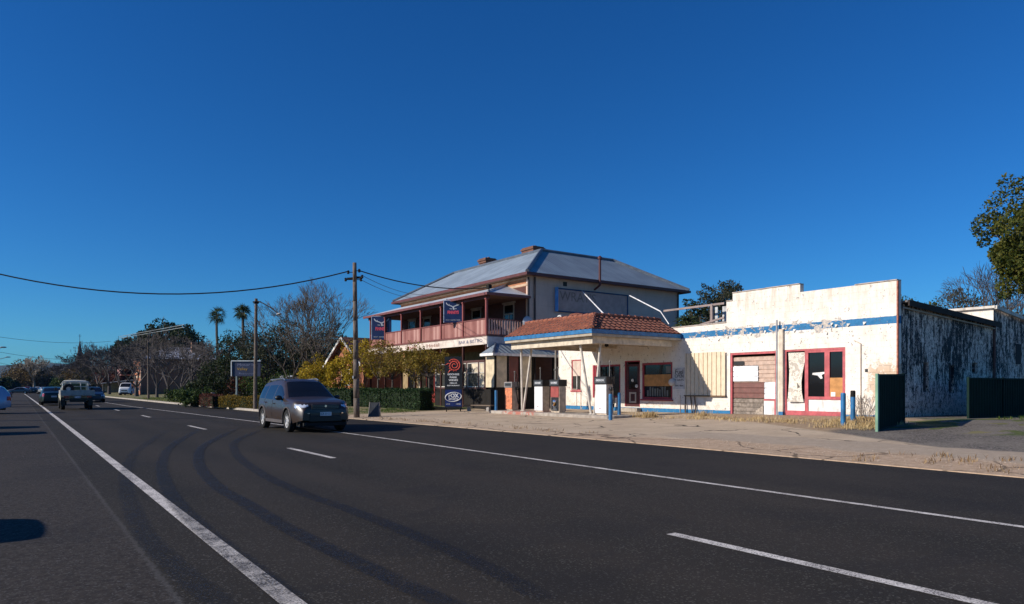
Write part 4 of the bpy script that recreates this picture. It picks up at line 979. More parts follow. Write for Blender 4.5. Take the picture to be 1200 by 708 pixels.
    g=MB();g.box(px0+.80,px0+.88,py0+.0,py0+.06,1.45,3.05);g.build('white_jamb',WHITE,po)
    rx0,rx1,ry0,ry1=px0-.28,px1+.35,py0-.25,30.38;zp=3.18;zr=3.75
    g=MB();g.m=1;g.tri((rx0,ry0,zp),(rx0+.95,ry1,zr),(rx0,ry1+.0,zp));g.m=0
    g.quad((rx0,ry0,zp),(rx1,ry0,zp),(rx1-.95,ry1,zr),(rx0+.95,ry1,zr));g.tri((rx1,ry0,zp),(rx1,ry1,zp),(rx1-.95,ry1,zr));pr=g.build('porch_roof',[A_ROOFX,A_ROOFY],po)
    g=MB();g.box(rx0-.04,rx1,ry0-.04,ry0+.02,zp-.13,zp);g.box(rx0-.04,rx0+.02,ry0+.02,ry1,zp-.13,zp);g.build('porch_gutter',WHITE,po)
    g=MB();g.tube((rx0,ry0,zp+.02),(rx0+.95,ry1,zr+.02),.05,.05,6);g.build('porch_hip_capping',cap,po)
    g=MB();p=PX(573,336,V0-.1);g.box(p.x-.1,p.x+.1,p.y-.12,p.y+.12,p.z-.1,p.z+.1);g.tube((p.x,p.y,6.2),p,.03);g.build('cable_bracket',DARK,r)
    # satellite dish by the balcony end
    g=MB();c=PY(616,378,30.4);g.lathe([(0,.0),(.15,.02),(.28,.08),(.33,.13)],(c.x,c.y-.3,c.z),'y',18);g.tube((c.x,c.y-.3,c.z),(c.x,c.y,c.z-.15),.02);g.build('satellite_dish',mat((.5,.5,.52),.5,name='dish_grey'),r,smooth=True)
M=Mat('window_glass');M.out((.35,.33,.29),.08,spec=.5);mk_glass_clear=M.m
M.b.inputs['Transmission Weight'].default_value=0
hotel()
HR=bpy.data.objects['corner_hotel'];HR.location=(23.956,40.28,.125);HR.scale=(1.06,1.06,1.06)  # whole hotel scaled up about the camera, moved back along the line of sight
# ---- hanging signs
def stag(u,v0,v1,w,label,X=21.0):
    w*=1.06
    p=PX(u,v0,X);z1=p.z;z0=PX(u,v1,X).z;cy=p.y;r=thing('hanging_sign',(X,cy,z0),label,'sign','navy signs hung from the verandah')
    ax=Vector((1,0,0))
    # face turned toward the approaching street: plane normal between -X and -Y
    right=Vector((math.cos(R(-38)),math.sin(R(-38)),0));nn=Vector((-math.sin(R(38)),-math.cos(R(38)),0))
    c=Vector((X,cy,(z0+z1)/2));h=(z1-z0)/2;hw=w/2
    def P(a,b,d=0): return c+right*a+Vector((0,0,b))+nn*d
    g=MB();g.prism([P(-hw,-h),P(hw,-h),P(hw,h),P(-hw,h)],-nn*.12);g.build('sign_face',NAVY,r)
    g=MB();g.prism([P(-hw-.04,-h,-.02),P(-hw-.002,-h,-.02),P(-hw-.002,h,-.02),P(-hw-.04,h,-.02)],-nn*.14);g.prism([P(-hw,h+.002,-.0),P(hw,h+.002,0),P(hw,h+.03,0),P(-hw,h+.03,0)],-nn*.12);g.build('sign_edge',mat((.45,.52,.62),.4,name='pale_blue_edge'),r)
    g=MB();g.tube(P(-hw*.7,h,-.06),P(-hw*.7,h+.12,-.06),.02);g.tube(P(hw*.7,h,-.06),P(hw*.7,h+.12,-.06),.02);g.build('hanger',DARK,r)
    wm=mat((.50,.54,.60),.5,name='grey_white_emblem');g=MB()
    k=w/1.1
    def stroke(pts,t):
        for a,b in zip(pts,pts[1:]): g.beam(P(a[0]*k,a[1]*k,.008),P(b[0]*k,b[1]*k,.008),t*k,.01,up=nn)
    Hh=h/k
    for s_ in(-1,1):
        stroke([(0,Hh*.42),(s_*.12,Hh*.52),(s_*.26,Hh*.58),(s_*.36,Hh*.66),(s_*.42,Hh*.82)],.05)
        stroke([(s_*.2,Hh*.55),(s_*.25,Hh*.7)],.025);stroke([(s_*.06,Hh*.24),(s_*.22,Hh*.27)],.03)
    stroke([(0,Hh*.5),(.02,Hh*.32),(.05,Hh*.18)],.09);g.build('horned_emblem',wm,r)
    rm=mat((.62,.07,.12),.5,name='crimson_lettering')
    text('FINNEYS',.25*k,rm,r,P(0,-Hh*.08*k,.006),right,(0,0,1),width=w*.62,bold=.012)
    text('STAY  DRINK  DINE',.09*k,wm,r,P(0,-h*.78,.006),right,(0,0,1),width=w*.8)
stag(531,352.5,378,1.02,'navy hanging sign with horned emblem, the one nearer the hotel corner')
stag(447,371,398,1.30,'navy hanging sign with horned emblem at the far left end of the verandah')
# ---- tall black sign
def tall_sign():
    c=PD(531.3,478,37.0);r=thing('standing_sign',(c.x,c.y,.18),'tall black sign with a red spiral emblem above a white oval logo beside the hedge','sign')
    right=Vector((C_,-S_,0));nn=Vector((-S_,-C_,0));zt=PD(531,418,37).z;zb=PD(531,478.5,37).z;w=.92;c=Vector((c.x,c.y,0))
    def P(a,z,d=0): return c+right*a+Vector((0,0,z))+nn*d
    g=MB();g.prism([P(-w/2,zb),P(w/2,zb),P(w/2,zt),P(-w/2,zt)],-nn*.14);g.build('sign_board',BLACK,r)
    g=MB();g.prism([P(-w/2+.03,zb+.1,.003),P(w/2-.03,zb+.1,.003),P(w/2-.03,zb+.98,.003),P(-w/2+.03,zb+.98,.003)],nn*.006);g.build('blue_panel',mat((.010,.022,.12),.4,name='deep_blue'),r)
    g=MB()
    for s_ in(-1,1):g.tube(P(s_*w*.4,H(c.x,c.y)-.05,-.07),P(s_*w*.4,zb,-.07),.03)
    g.build('sign_leg',DARK,r)
    red=mat((.75,.11,.07),.5,name='vivid_red');wt=mat((.72,.72,.70),.5,name='sign_white')
    cz=zt-.46;g=MB();pts=[]
    for i in range(70):
        t=i/69;a=t*2*math.pi*2.3+.6;q=.06+.28*t;pts.append(P(.05+q*math.cos(a),cz+q*math.sin(a),.015))
    for i,(a,b) in enumerate(zip(pts,pts[1:])): g.tube(a,b,.022,.022,5)
    for i in range(14):
        a=i/14*2*math.pi;g.tube(P(.05+.22*math.cos(a),cz+.22*math.sin(a),.012),P(.05+.33*math.cos(a+.15),cz+.33*math.sin(a+.15),.012),.014,.014,4)
    g.tube(P(-.25,cz+.10,.012),P(-.42,cz+.02,.012),.03,.01,5);g.tube(P(-.15,cz-.25,.012),P(-.28,cz-.40,.012),.03,.01,5)
    g.build('spiral_emblem',red,r)
    for s,z,sz,w_ in(('GOONBEE',zt-.94,.13,.62),('PARK',zt-1.10,.13,.40),('WINES',zt-1.25,.13,.50),('CELLAR',zt-1.40,.09,.40),('RESTAURANT',zt-1.53,.08,.66)):
        text(s,sz,wt,r,P(0,z,.006),right,(0,0,1),width=w_,bold=.004)
    oz=zb+.60;g=MB();N=40;el=[P(.42*math.cos(i/N*2*math.pi),oz+.24*math.sin(i/N*2*math.pi)+.04*math.cos(i/N*2*math.pi),.018) for i in range(N+1)]
    for i,(a,b) in enumerate(zip(el,el[1:])): 
        t=.012+.016*abs(math.sin((i/N)*math.pi*2-.8));g.tube(a,b,t,t,5)
    g.build('oval_logo',wt,r)
    text('FOX',.30,wt,r,P(0,oz+.06,.012),right,Vector((0,0,1))-right*.12,width=.56,bold=.012)
    text('SPORTS',.13,wt,r,P(.0,oz-.12,.012),right,(0,0,1),width=.5,bold=.004)
    text('LIVE',.09,wt,r,P(-.28,zb+.22,.012),right,(0,0,1),width=.2);text('HERE',.09,wt,r,P(.26,zb+.22,.012),right,(0,0,1),width=.24)
tall_sign()
def bench():
    a=PD(545,479,37.6);b=PD(577,477.5,36.5);r=thing('bench',(a.x,a.y,H(a.x,a.y)),'low dark plank bench right of the tall black sign','bench')
    d=(b-a);d.z=0
    g=MB();g.beam((a.x,a.y,.50),(b.x,b.y,.50),.35,.05);g.build('seat',mat((.16,.12,.09),.8,name='plank'),r)
    for t in(.15,.85):
        p=a+d*t;g=MB();g.box(p.x-.05,p.x+.05,p.y-.12,p.y+.12,H(p.x,p.y),.475);g.build('leg',mat((.3,.28,.26),.8,name='leg_grey'),r)
bench()
# A-frame board
p=PZ(439,486.5,.12);r=thing('sandwich_board',(p.x,p.y,H(p.x,p.y)),'small black sandwich board on the verge by the hedge gap','sandwich board')
z0=H(p.x,p.y);right=Vector((C_,-S_,0));nn=Vector((-S_,-C_,0))
for k,s_ in enumerate((1,-1)):
    g=MB();b=Vector((p.x,p.y,z0))
    g.prism([b+right*-.25+nn*.2*s_,b+right*.25+nn*.2*s_,b+right*.21+nn*.03*s_+Vector((0,0,.68)),b-right*.21+nn*.03*s_+Vector((0,0,.68))],nn*.02*s_)
    g.build('board_leaf',BLACK if k else mat((.03,.035,.04),.6,name='chalkboard'),r)
    g=MB();g.beam(b-right*.26+nn*.21*s_,b-right*.22+nn*.04*s_+Vector((0,0,.70)),.03,.03);g.beam(b+right*.26+nn*.21*s_,b+right*.22+nn*.04*s_+Vector((0,0,.70)),.03,.03);g.build('board_frame',mat((.22,.2,.18),.6,name='board_frame'),r)
# ================================================================== VEHICLES
def fr(a,b,st):
    n=max(1,round((b-a)/st));return [a+(b-a)*i/n for i in range(n)]
def make_car(root,paint,P):
    """x forward, y left, z up; P: params"""
    L=P['L'];W=P['W'];xf,xr=P['xf'],P['xr'];Ra=P['Ra'];top=P['top'];belt=P['belt'];sill=P.get('sill',.27);wr=P['wr']
    xs=set()
    for a,b in zip([-L/2,xr-Ra,xr+Ra,xf-Ra,xf+Ra],[xr-Ra,xr+Ra,xf-Ra,xf+Ra,L/2]):
        n=max(2,round((b-a)/.05));xs|={round(a+(b-a)*i/n,4) for i in range(n+1)}
    for p in top: xs.add(round(p[0],4))
    for w in P['win']: xs|={round(w[0],4),round(w[1],4)}
    xs=sorted(xs)
    def zb(x):
        for c in(xf,xr):
            if abs(x-c)<Ra: return max(sill,wr+math.sqrt(max(0,Ra*Ra-(x-c)**2)))
        e=min(1,max(0,(abs(x)-(L/2-.5))/.5));return sill+.0+.10*e
    def wd(x):
        t=abs(x)/(L/2);e=max(0,(t-.72)/.28);return W/2*(1-.20*e**2.2-(.02*t))
    NL,NU,NT=8,5,10;secs=[];meta=[]
    wsb,wst=P['ws'];rwb,rwt=P['rw']
    for x in xs:
        zt=interp(top,x);z0=zb(x);bl=min(interp(belt,x),zt-.06);w=wd(x);s=[]
        z0=min(z0,bl-.04)
        for j in range(NL+1):
            z=lerp(z0,bl,j/NL);q=(z-.2)/(bl-.2) if bl>.3 else 0
            b=1-.075*max(0,(.42-q)/.42)**1.5-.045*max(0,(q-.62)/.38)**1.6
            if .50<q<.60:b+=.004
            fl=0
            for c in(xf,xr):
                d=abs(x-c)
                if d<Ra+.14 and z<wr+Ra+.12: fl=max(fl,.018*(1-max(0,(d-Ra+.04))/.18))
            s.append((w*b+fl,z))
        yb=s[-1][0];hh=zt-bl
        yt=yb-max(.03,hh*P.get('tumble',.30))
        for j in range(1,NU+1):
            t=j/NU;s.append((lerp(yb,yt,t)+.015*math.sin(t*math.pi)*min(1,hh/.3),lerp(bl,zt-min(.05,hh*.3),t)))
        for j in range(1,NT+1):
            t=j/NT;yy=yt*math.cos(t*math.pi/2)if t<1 else 0
            yy=yt*(1-t)
            cr=P.get('crown',.035)
            s.append((yy,zt-min(.05,hh*.3)*(1-min(1,t*5))**2+cr*(1-(1-t)**2)*(1 if hh>.3 else .8)))
        secs.append(s);meta.append(zt-bl)
    m=len(secs[0]);shells={'paint':MB(),'windscreen':MB(),'rear':MB()};zl=P['zl']
    win=P['win'];
    for k,sd in enumerate((1,-1)):
        for i in range(len(xs)-1):
            xm=(xs[i]+xs[i+1])/2;zt=interp(top,xm);bl=interp(belt,xm)
            for j in range(m-1):
                q=[(xs[i],secs[i][j]),(xs[i+1],secs[i+1][j]),(xs[i+1],secs[i+1][j+1]),(xs[i],secs[i][j+1])]
                vs=[(x,sd*c[0],c[1]) for x,c in q]
                key='paint'
                zm=(secs[i][j][1]+secs[i+1][j+1][1])/2
                if NL<=j<NL+NU and zt-bl>.2:
                    jj=j-NL
                    
                    for wi,(a,b) in enumerate(win):
                        if 0<=jj<=NU-2 and a<xm<b: key='side_%d_%d'%(wi,k)
                yc=(secs[i][j][0]+secs[i+1][j+1][0])/2
                if xm>L/2-.38 and yc>W*.27 and zl-.05<zm<zl+.055 and j>=3: key='head_%d'%k
                if xm<-L/2+.20 and yc>W*.33 and P['tz'][0]<zm<P['tz'][1]: key='tail_%d'%k
                if j>NL+NU:
                    if wst<xm<wsb:key='windscreen'
                    if rwb<xm<rwt:key='rear'
                shells.setdefault(key,MB()).add(vs,[(0,1,2,3) if sd>0 else (3,2,1,0)])
    # end caps
    for i,sd in((0,-1),(len(xs)-1,1)):
        s=secs[i];g=shells['paint'];n=len(s)
        vs=[(xs[i],-a,b) for a,b in s]+[(xs[i],a,b) for a,b in s]
        g.add(vs,[(j,j+1,n+j+1,n+j) if sd<0 else (n+j,n+j+1,j+1,j) for j in range(n-1)])
    body=shells['paint'].build('body',paint,root,local=True,smooth=True,fixn=True)
    e=body.modifiers.new('Edge','EDGE_SPLIT');e.split_angle=R(32)
    shells['windscreen'].build('windscreen',A_GLASS,root,local=True,smooth=True)
    if shells['rear'].f: shells['rear'].build('rear_window',A_GLASS,root,local=True,smooth=True)
    for kk in list(shells):
        if kk.startswith('side_'): shells[kk].build('side_window',A_GLASS,root,local=True,smooth=True)
        if kk.startswith('head_'): shells[kk].build('headlight',LAMPM,root,local=True,smooth=True)
        if kk.startswith('tail_'): shells[kk].build('tail_lamp',TAILM,root,local=True,smooth=True)
    g=MB();g.box(-L/2+.25,L/2-.25,-W/2+.2,W/2-.2,.2,.62)
    g.build('underbody',RUBBER,root,local=True)
    # wheels
    for x in(xf,xr):
        for sd in(1,-1):
            y=sd*(W/2-.11);g=MB();wt=.11
            g.lathe([(wr*.64,-wt),(wr*.9,-wt),(wr,-wt*.75),(wr,wt*.75),(wr*.9,wt),(wr*.64,wt)],(x,y,wr),'y',26);ty=g.build('wheel',RUBBER,root,local=True,smooth=True)
            g=MB();yo=sd*wt*.55
            g.lathe([(wr*.66,yo+sd*.035),(wr*.60,yo+sd*.03),(wr*.57,yo-sd*.06)],(x,y,wr),'y',26)
            for k in range(P.get('spokes',6)):
                a=2*math.pi*k/P.get('spokes',6);c=Vector((x,y+yo,wr));d=Vector((math.cos(a),0,math.sin(a)))
                g.beam(c+d*.03,c+d*wr*.62,.07 if wr>.33 else .05,.03,up=(0,1,0))
            g.lathe([(0,yo+sd*.03),(.06,yo+sd*.03),(.075,yo)],(x,y,wr),'y',14)
            g.build('rim',mat((.72,.71,.69),.35,.4,name='alloy'),ty,local=True)
            g=MB();g.lathe([(0,-sd*.01),(wr*.6,-sd*.01),(wr*.6,-sd*.02)],(x,y,wr),'y',20);g.build('brake_disc',RUBBER,ty,local=True)
    # mirrors
    for sd in(1,-1):
        x=P['mir'];z=interp(belt,x)+.10;y=sd*(wd(x)+.06);g=MB();g.ball((x,y,z),.09,.12,.085,12,8);g.tube((x-.02,y-sd*.16,z-.06),(x,y,z-.02),.03);g.build('mirror',P.get('mirmat',BLACK),root,local=True,smooth=True)
    # door seams & handles
    g=MB()
    for x in P['seams']:
        for sd in(1,-1):
            pts=[]
            for j in range(NL+1):
                z=lerp(sill+.08,interp(belt,x)-.01,j/NL);q=(z-.2)/(interp(belt,x)-.2);b=1-.075*max(0,(.42-q)/.42)**1.5-.045*max(0,(q-.62)/.38)**1.6
                pts.append(Vector((x,sd*(wd(x)*b+.001),z)))
            g.path(pts,.006,4)
    g.build('door_seam',BLACK,root,local=True)
    for sd in(1,-1):
        for x in P['hand']:
            z=interp(belt,x)-.12;g=MB();g.beam((x-.09,sd*(wd(x)*.985+.02),z),(x+.09,sd*(wd(x)*.985+.02),z),.02,.03);g.build('door_handle',paint,root,local=True)
    return wd
TAILM=mat((.35,.01,.012),.2,name='red_lens',coat=1);LAMPM=mat((.62,.66,.72),.08,.3,name='clear_lens',coat=1)
def plate(root,x,z,s,sgn,w=.37):
    g=MB();g.box(x-.004,x+.004,-w/2,w/2,z-.06,z+.06);o=g.build('number_plate',mat((.62,.64,.66),.5,name='plate_white'),root,local=True)
    mb=text(s,.10,None,None,(0,0,0),(0,1*sgn,0),(0,0,1),width=w*.85,ext=.001)
    mb.v=[(v[0]+x+sgn*.006,v[1],v[2]+z) for v in mb.v];mb.build('plate_lettering',mat((.03,.04,.08),.6,name='plate_ink'),o,local=True)
def front_face(root,L,zl,w,paint,suv=False):
    xf=L/2
    # headlights
    for sd in(1,-1):
        g=MB();g.beam((xf-.0,sd*w*.50,zl-.27),(xf-.14,sd*w*.80,zl-.27),.05,.10);g.build('fog_recess',BLACK,root,local=True)
        g=MB();g.beam((xf+.02,sd*w*.54,zl-.23),(xf-.11,sd*w*.80,zl-.22),.03,.025);g.build('fog_trim',CHROME,root,local=True)
    g=MB();g.box(xf-.03,xf+.012,-w*.47,w*.47,zl-.10,zl+.05)
    for k in range(3): pass
    gr=g.build('grille',BLACK,root,local=True,bevel=.01)
    g=MB()
    for k in range(3): z=zl-.07+k*.045;g.box(xf+.013,xf+.02,-w*.45,w*.45,z,z+.008)
    g.build('grille_bar',mat((.25,.25,.26),.3,.7,name='dark_chrome'),gr,local=True)
    g=MB();g.lathe([(0,.004),(.035,.004),(.035,-.01)],(xf+.022,0,zl-.0),'x',14);g.build('oval_badge',CHROME,root,local=True)
    g=MB();g.box(xf-.06,xf+.015,-w*.55,w*.55,zl-.50,zl-.30);g.build('lower_intake',BLACK,root,local=True,bevel=.02)
    g=MB();g.box(xf-.10,xf+.008,-w*.74,w*.74,zl-.62,zl-.53);g.build('bumper_lip',RUBBER,root,local=True)
# --- SUV
def suv():
    c=(8.08,24.2)
    r=thing('parked_car' if False else 'driving_car',(c[0],c[1],.003),'dark bronze four wheel drive wagon driving toward the camera','car',None,rz=R(-90.5))
    paint=mk_carpaint('bronze_car_paint',(.036,.024,.019),.0,.30)
    L=4.88
    P=dict(L=L,W=1.90,xf=1.46,xr=-1.38,Ra=.43,wr=.365,sill=.30,
      top=[(-2.44,1.02),(-2.40,1.14),(-2.28,1.32),(-2.12,1.55),(-1.95,1.61),(-1.2,1.68),(-.4,1.71),(.05,1.69),(.30,1.62),(.60,1.43),(.85,1.26),(1.10,1.10),(1.16,1.09),(1.6,1.06),(2.0,1.01),(2.25,.95),(2.37,.87),(2.43,.76),(2.44,.70)],zl=.85,tz=(.92,1.16),
      belt=[(-2.44,1.08),(-1,1.05),(1.1,.99),(2.0,.90),(2.44,.66)],
      ws=(1.06,.30),rw=(-2.34,-2.08),win=[(-2.0,-1.28),(-1.2,-.25),(-.17,.80)],mir=.78,seams=[1.02,-.21,-1.18],hand=[-.02,-1.02],tumble=.42,spokes=5)
    make_car(r,paint,P);front_face(r,L,.85,.95,paint,True)
    # black lower cladding & arches
    g=MB()
    for cx in(P['xf'],P['xr']):
        for sd in(1,-1):
            g=MB();pts=[Vector((cx+math.cos(a)*.435,sd*.955,.365+math.sin(a)*.435)) for a in [R(-8+i*14) for i in range(15)]];g.path(pts,.022,5);g.build('arch_trim',mat((.10,.085,.08),.5,name='trim_grey'),r,local=True)
    for sd in(1,-1):
        g=MB();g.beam((-.94,sd*.93,.32),(1.0,sd*.93,.32),.05,.10)
        g.build('sill_trim',mat((.10,.085,.08),.5,name='trim_grey'),r,local=True)
    for sd in(1,-1):
        g=MB();y=sd*.60;g.path([Vector((.10,y*.97,1.70)),Vector((-.1,y*.97,1.745)),Vector((-1.6,y*.97,1.715)),Vector((-1.85,y*.97,1.63))],.02,6);g.build('roof_rail',mat((.5,.5,.5),.3,.8,name='rail_silver'),r,local=True)
    g=MB();g.tube((.25,-.45,1.68),(.20,-.45,1.95),.008);g.build('antenna',BLACK,r,local=True)
    g=MB()
    for y in(.05,.5): g.beam((1.10,y,1.075),(.93,y-.35,1.215),.02,.015)
    g.build('wiper',BLACK,r,local=True)
    plate(r,2.462,.60,'CR 03 LE',1)
    return r
SUV=suv()
def sedan(loc,rz,label,paint,group=None,wagon=False,rear=True):
    r=thing('sedan' if not wagon else 'hatchback',loc,label,'car',group,rz=rz);ORG[r.name]=None
    L=4.6 if not wagon else 4.1
    if not wagon:
        top=[(-2.3,.86),(-2.24,1.0),(-1.75,1.07),(-1.60,1.10),(-1.1,1.34),(-.8,1.42),(-.1,1.46),(.3,1.41),(.7,1.20),(1.05,1.0),(1.1,.99),(1.7,.92),(2.15,.80),(2.27,.68),(2.3,.58)]
        kw=dict(ws=(1.02,.32),rw=(-1.62,-.95),win=[(-1.15,-.35),(-.27,.68)],seams=[.95,-.31],hand=[-.1,-1.0])
    else:
        top=[(-2.05,.90),(-2.0,1.08),(-1.75,1.40),(-1.6,1.48),(-.6,1.54),(0,1.52),(.25,1.46),(.7,1.22),(1.05,1.02),(1.1,1.0),(1.6,.93),(1.9,.82),(2.02,.7),(2.05,.6)]
        kw=dict(ws=(1.0,.28),rw=(-1.96,-1.64),win=[(-1.5,-.5),(-.42,.65)],seams=[.9,-.46],hand=[-.2,-1.05])
    P=dict(zl=.68,tz=(.72,.93),L=L,W=1.78,xf=L/2-.9,xr=-L/2+.95,Ra=.36,wr=.31,top=top,belt=[(-2.3,.95),(0,.93),(1.0,.88),(2.3,.55)],mir=.68,tumble=.36,**kw)
    make_car(r,paint,P);front_face(r,L,.68,.89,paint)
    g=MB();g.box(-L/2-.012,-L/2+.1,-.7,.7,.36,.50);g.build('rear_bumper',BLACK,r,local=True)
    plate(r,-L/2-.016,.72,'BN 41 SK',-1)
    return r
CP=lambda n,c,m=.3:mk_carpaint(n,c,m,.3)
G1='cars along the main street'
s1=sedan((2.35,69,.003),R(90.5),'dark green sedan driving away just ahead of the flatbed ute',CP('dark_green_paint',(.015,.028,.026)),G1)
copyc=lambda src,loc,rz,label,mt=None: _cc(src,loc,rz,label,mt)
def _cc(src,loc,rz,label,mt):
    r=copy_thing(src,loc,rz,label,G1)
    if mt:
        for ch in r.children:
            if ch.name.startswith(('body','door_handle')):
                ch.data=ch.data.copy();ch.data.materials[0]=mt
    return r
h1=sedan((-2.35,48.3,.003),R(180),'pale blue hatchback parked nose in at the left edge',CP('pale_blue_paint',(.30,.42,.58),.2),G1,wagon=True)
copyc(s1,(6.05,80,.003),R(-90),'dark blue sedan coming the other way behind the flatbed ute',CP('dark_blue_paint',(.02,.035,.07)))
copyc(h1,(-2.9,64,.003),R(176),'blue hatchback parked beyond the pale blue one',CP('mid_blue_paint',(.04,.12,.30)))
copyc(s1,(-3.0,73,.003),R(182),'navy sedan parked nose in farther up the left side',CP('navy_paint',(.01,.02,.05)))
copyc(s1,(-2.8,92,.003),R(178),'charcoal sedan parked on the left far up the street',CP('charcoal_paint',(.03,.03,.033)))
WH=CP('white_car_paint',(.70,.70,.70),.0);SV=CP('silver_car_paint',(.38,.39,.40),.5);RD=CP('red_car_paint',(.30,.02,.02),.2)
for i,(u,d,sr,rz,lb,mt) in enumerate([(44.5,200,h1,80,'white hatchback far up the street, nearest of the white cars',WH),(39,168,s1,90,'black sedan in the distance between white cars',None),
     (50.5,185,s1,100,'silver sedan in the distance just right of the white hatchback',SV),(33,190,h1,90,'small red hatchback far away in the middle of the street',RD),(28,215,s1,95,'white sedan farthest away near the left trees',WH),(48,225,h1,180,'silver hatchback parked across the far end of the street',SV),(22,160,s1,170,'grey sedan parked far away beside the left line',CP('grey_paint',(.12,.12,.13)))]):
    p=PD(u,454,d);copyc(sr,(p.x,p.y,.003),R(rz),lb,mt)
copyc(h1,(-4.35,9.6,.003),R(180),'white hatchback parked beside the camera, out of frame',WH)
copyc(s1,(-3.5,27.5,.003),R(180),'silver sedan parked left of the frame',SV)
copyc(s1,(-3.6,31.6,.003),R(180),'charcoal sedan parked left of the frame',CP('charcoal_paint',(.03,.03,.033)))
# --- flatbed ute
def ute():
    p=PD(89.5,454,46.0);r=thing('flatbed_ute',(p.x,p.y+1.2,.003),'beige flatbed ute with a spare wheel behind its cab driving away','ute',rz=R(90));ORG[r.name]=None
    beige=mk_carpaint('beige_paint',(.58,.54,.40),.0,.4)
    L=4.9
    top=[(-.35,1.72),(-.30,1.86),(-.1,1.91),(.5,1.92),(.7,1.88),(1.05,1.55),(1.35,1.22),(1.4,1.2),(2.2,1.1),(2.4,.95),(2.45,.7)]
    # cab only: custom loft from x=-.35..2.45
    g=MB();gg={'p':MB(),'w':MB()};xs=[-.35,-.33,-.3,-.2,-.1,0,.2,.4,.5,.6,.7,.8,.95,1.05,1.2,1.35,1.4,1.6,1.8,2.0,2.2,2.3,2.4,2.45];W=.84
    def sec(x):
        zt=interp(top,x);bl=min(1.22,zt-.08);hh=zt-bl;s=[(W*.95,.55),(W,.8),(W,1.0),(W*.97,bl)]
        yt=W*.97-hh*.22
        for t in(.33,.66,1): s.append((lerp(W*.97,yt,t),lerp(bl,zt-.08 if hh>.3 else zt-.02,t)))
        s+=[(yt*.93,zt-.01),(yt*.5,zt+.02),(0,zt+.03)];return s
    S=[sec(x) for x in xs]
    for sd in(1,-1):
        for i in range(len(xs)-1):
            xm=(xs[i]+xs[i+1])/2
            for j in range(9):
                key='p'
                if 3<=j<=4 and .0<xm<1.1:key='w'
                if j>=7 and .72<xm<1.36:key='w'
                v=[(xs[i],sd*S[i][j][0],S[i][j][1]),(xs[i+1],sd*S[i+1][j][0],S[i+1][j][1]),(xs[i+1],sd*S[i+1][j+1][0],S[i+1][j+1][1]),(xs[i],sd*S[i][j+1][0],S[i][j+1][1])]
                gg[key].add(v,[(0,1,2,3)])
    n=10
    for i in(0,len(xs)-1):
        s=S[i];gg['p'].add([(xs[i],-a,b) for a,b in s]+[(xs[i],a,b) for a,b in s],[(j,j+1,n+j+1,n+j) for j in range(n-1)])
    gg['p'].build('cab',beige,r,local=True,smooth=True,fixn=True).modifiers.new('E','EDGE_SPLIT').split_angle=R(35)
    gg['w'].build('cab_glass',A_GLASS,r,local=True)
    g=MB();g.box(-.37,-.352,-.58,.58,1.28,1.70);g.build('rear_window',A_GLASS,r,local=True)
    alu=mat((.34,.33,.31),.5,.4,name='worn_tray_metal',dirt=.3)
    g=MB();g.box(-2.5,-.45,-.92,.92,.92,1.0)
    tr=g.build('tray',alu,r,local=True)
    for nm,b in(('tailgate',(-2.55,-2.51,-.92,.92,.92,1.26)),('side_gate',(-2.5,-.5,-.94,-.91,.98,1.26)),('side_gate',(-2.5,-.5,.91,.94,.98,1.26))):
        g=MB();g.box(*b);g.build(nm,alu,tr,local=True,bevel=.005)
    g=MB();fx=-.50
    for y in(-.75,.75,-.30,.30): g.tube((fx,y,1.0),(fx,y*.93,1.82),.025)
    g.tube((fx,-.72,1.83),(fx,.72,1.83),.03);g.tube((fx,-.72,1.5),(fx,.72,1.5),.02);g.tube((fx,-.7,1.83),(fx+.0,-.84,1.6),.025);g.tube((fx,.7,1.83),(fx,.84,1.6),.025);g.build('headboard_frame',mat((.50,.50,.46),.5,name='pale_frame'),tr,local=True)
    g=MB();g.lathe([(.13,-.09),(.28,-.10),(.33,-.06),(.33,.06),(.28,.10),(.13,.09)],(-.72,.42,1.36),'x',24);sp=g.build('spare_wheel',RUBBER,r,local=True,smooth=True)
    g=MB();g.lathe([(0,-.03),(.06,-.03),(.10,-.05),(.14,-.06),(.15,.0)],(-.72,.42,1.36),'x',18);g.build('rim',mat((.5,.48,.44),.5,name='steel_rim'),sp,local=True)
    g=MB();g.box(-2.4,2.2,-.45,.45,.50,.72);g.box(-2.5,-2.3,-.8,.8,.62,.74);g.build('chassis',BLACK,r,local=True)
    for x in(1.6,-1.35):
        for sd in(1,-1):
            g=MB();g.lathe([(.2,-.11),(.32,-.12),(.36,-.08),(.36,.08),(.32,.12),(.2,.11)],(x,sd*.76,.36),'y',22);w=g.build('wheel',RUBBER,r,local=True,smooth=True)
            g=MB();g.lathe([(0,sd*.06),(.08,sd*.07),(.21,sd*.02),(.22,sd*.1)],(x,sd*.76,.36),'y',18);g.build('rim',mat((.5,.48,.44),.5,name='steel_rim'),w,local=True)
    for sd in(1,-1):
        g=MB();g.box(-2.57,-2.54,sd*.62-.13,sd*.62+.13,.78,.90);g.build('tail_lamp',TAILM,r,local=True)
        g=MB();g.box(-1.72,-1.70,sd*.76-.13,sd*.76+.13,.28,.80);g.build('mud_flap',BLACK,r,local=True)
        g=MB();g.box(.95,1.05,sd*1.05-.08,sd*1.05+.08,1.25,1.45);g.beam((1,sd*.85,1.3),(1,sd*1.0,1.35),.03,.03);g.build('mirror',BLACK,r,local=True)
    plate(r,-2.575,.82,'TY 60 AB',-1,.34)
ute()
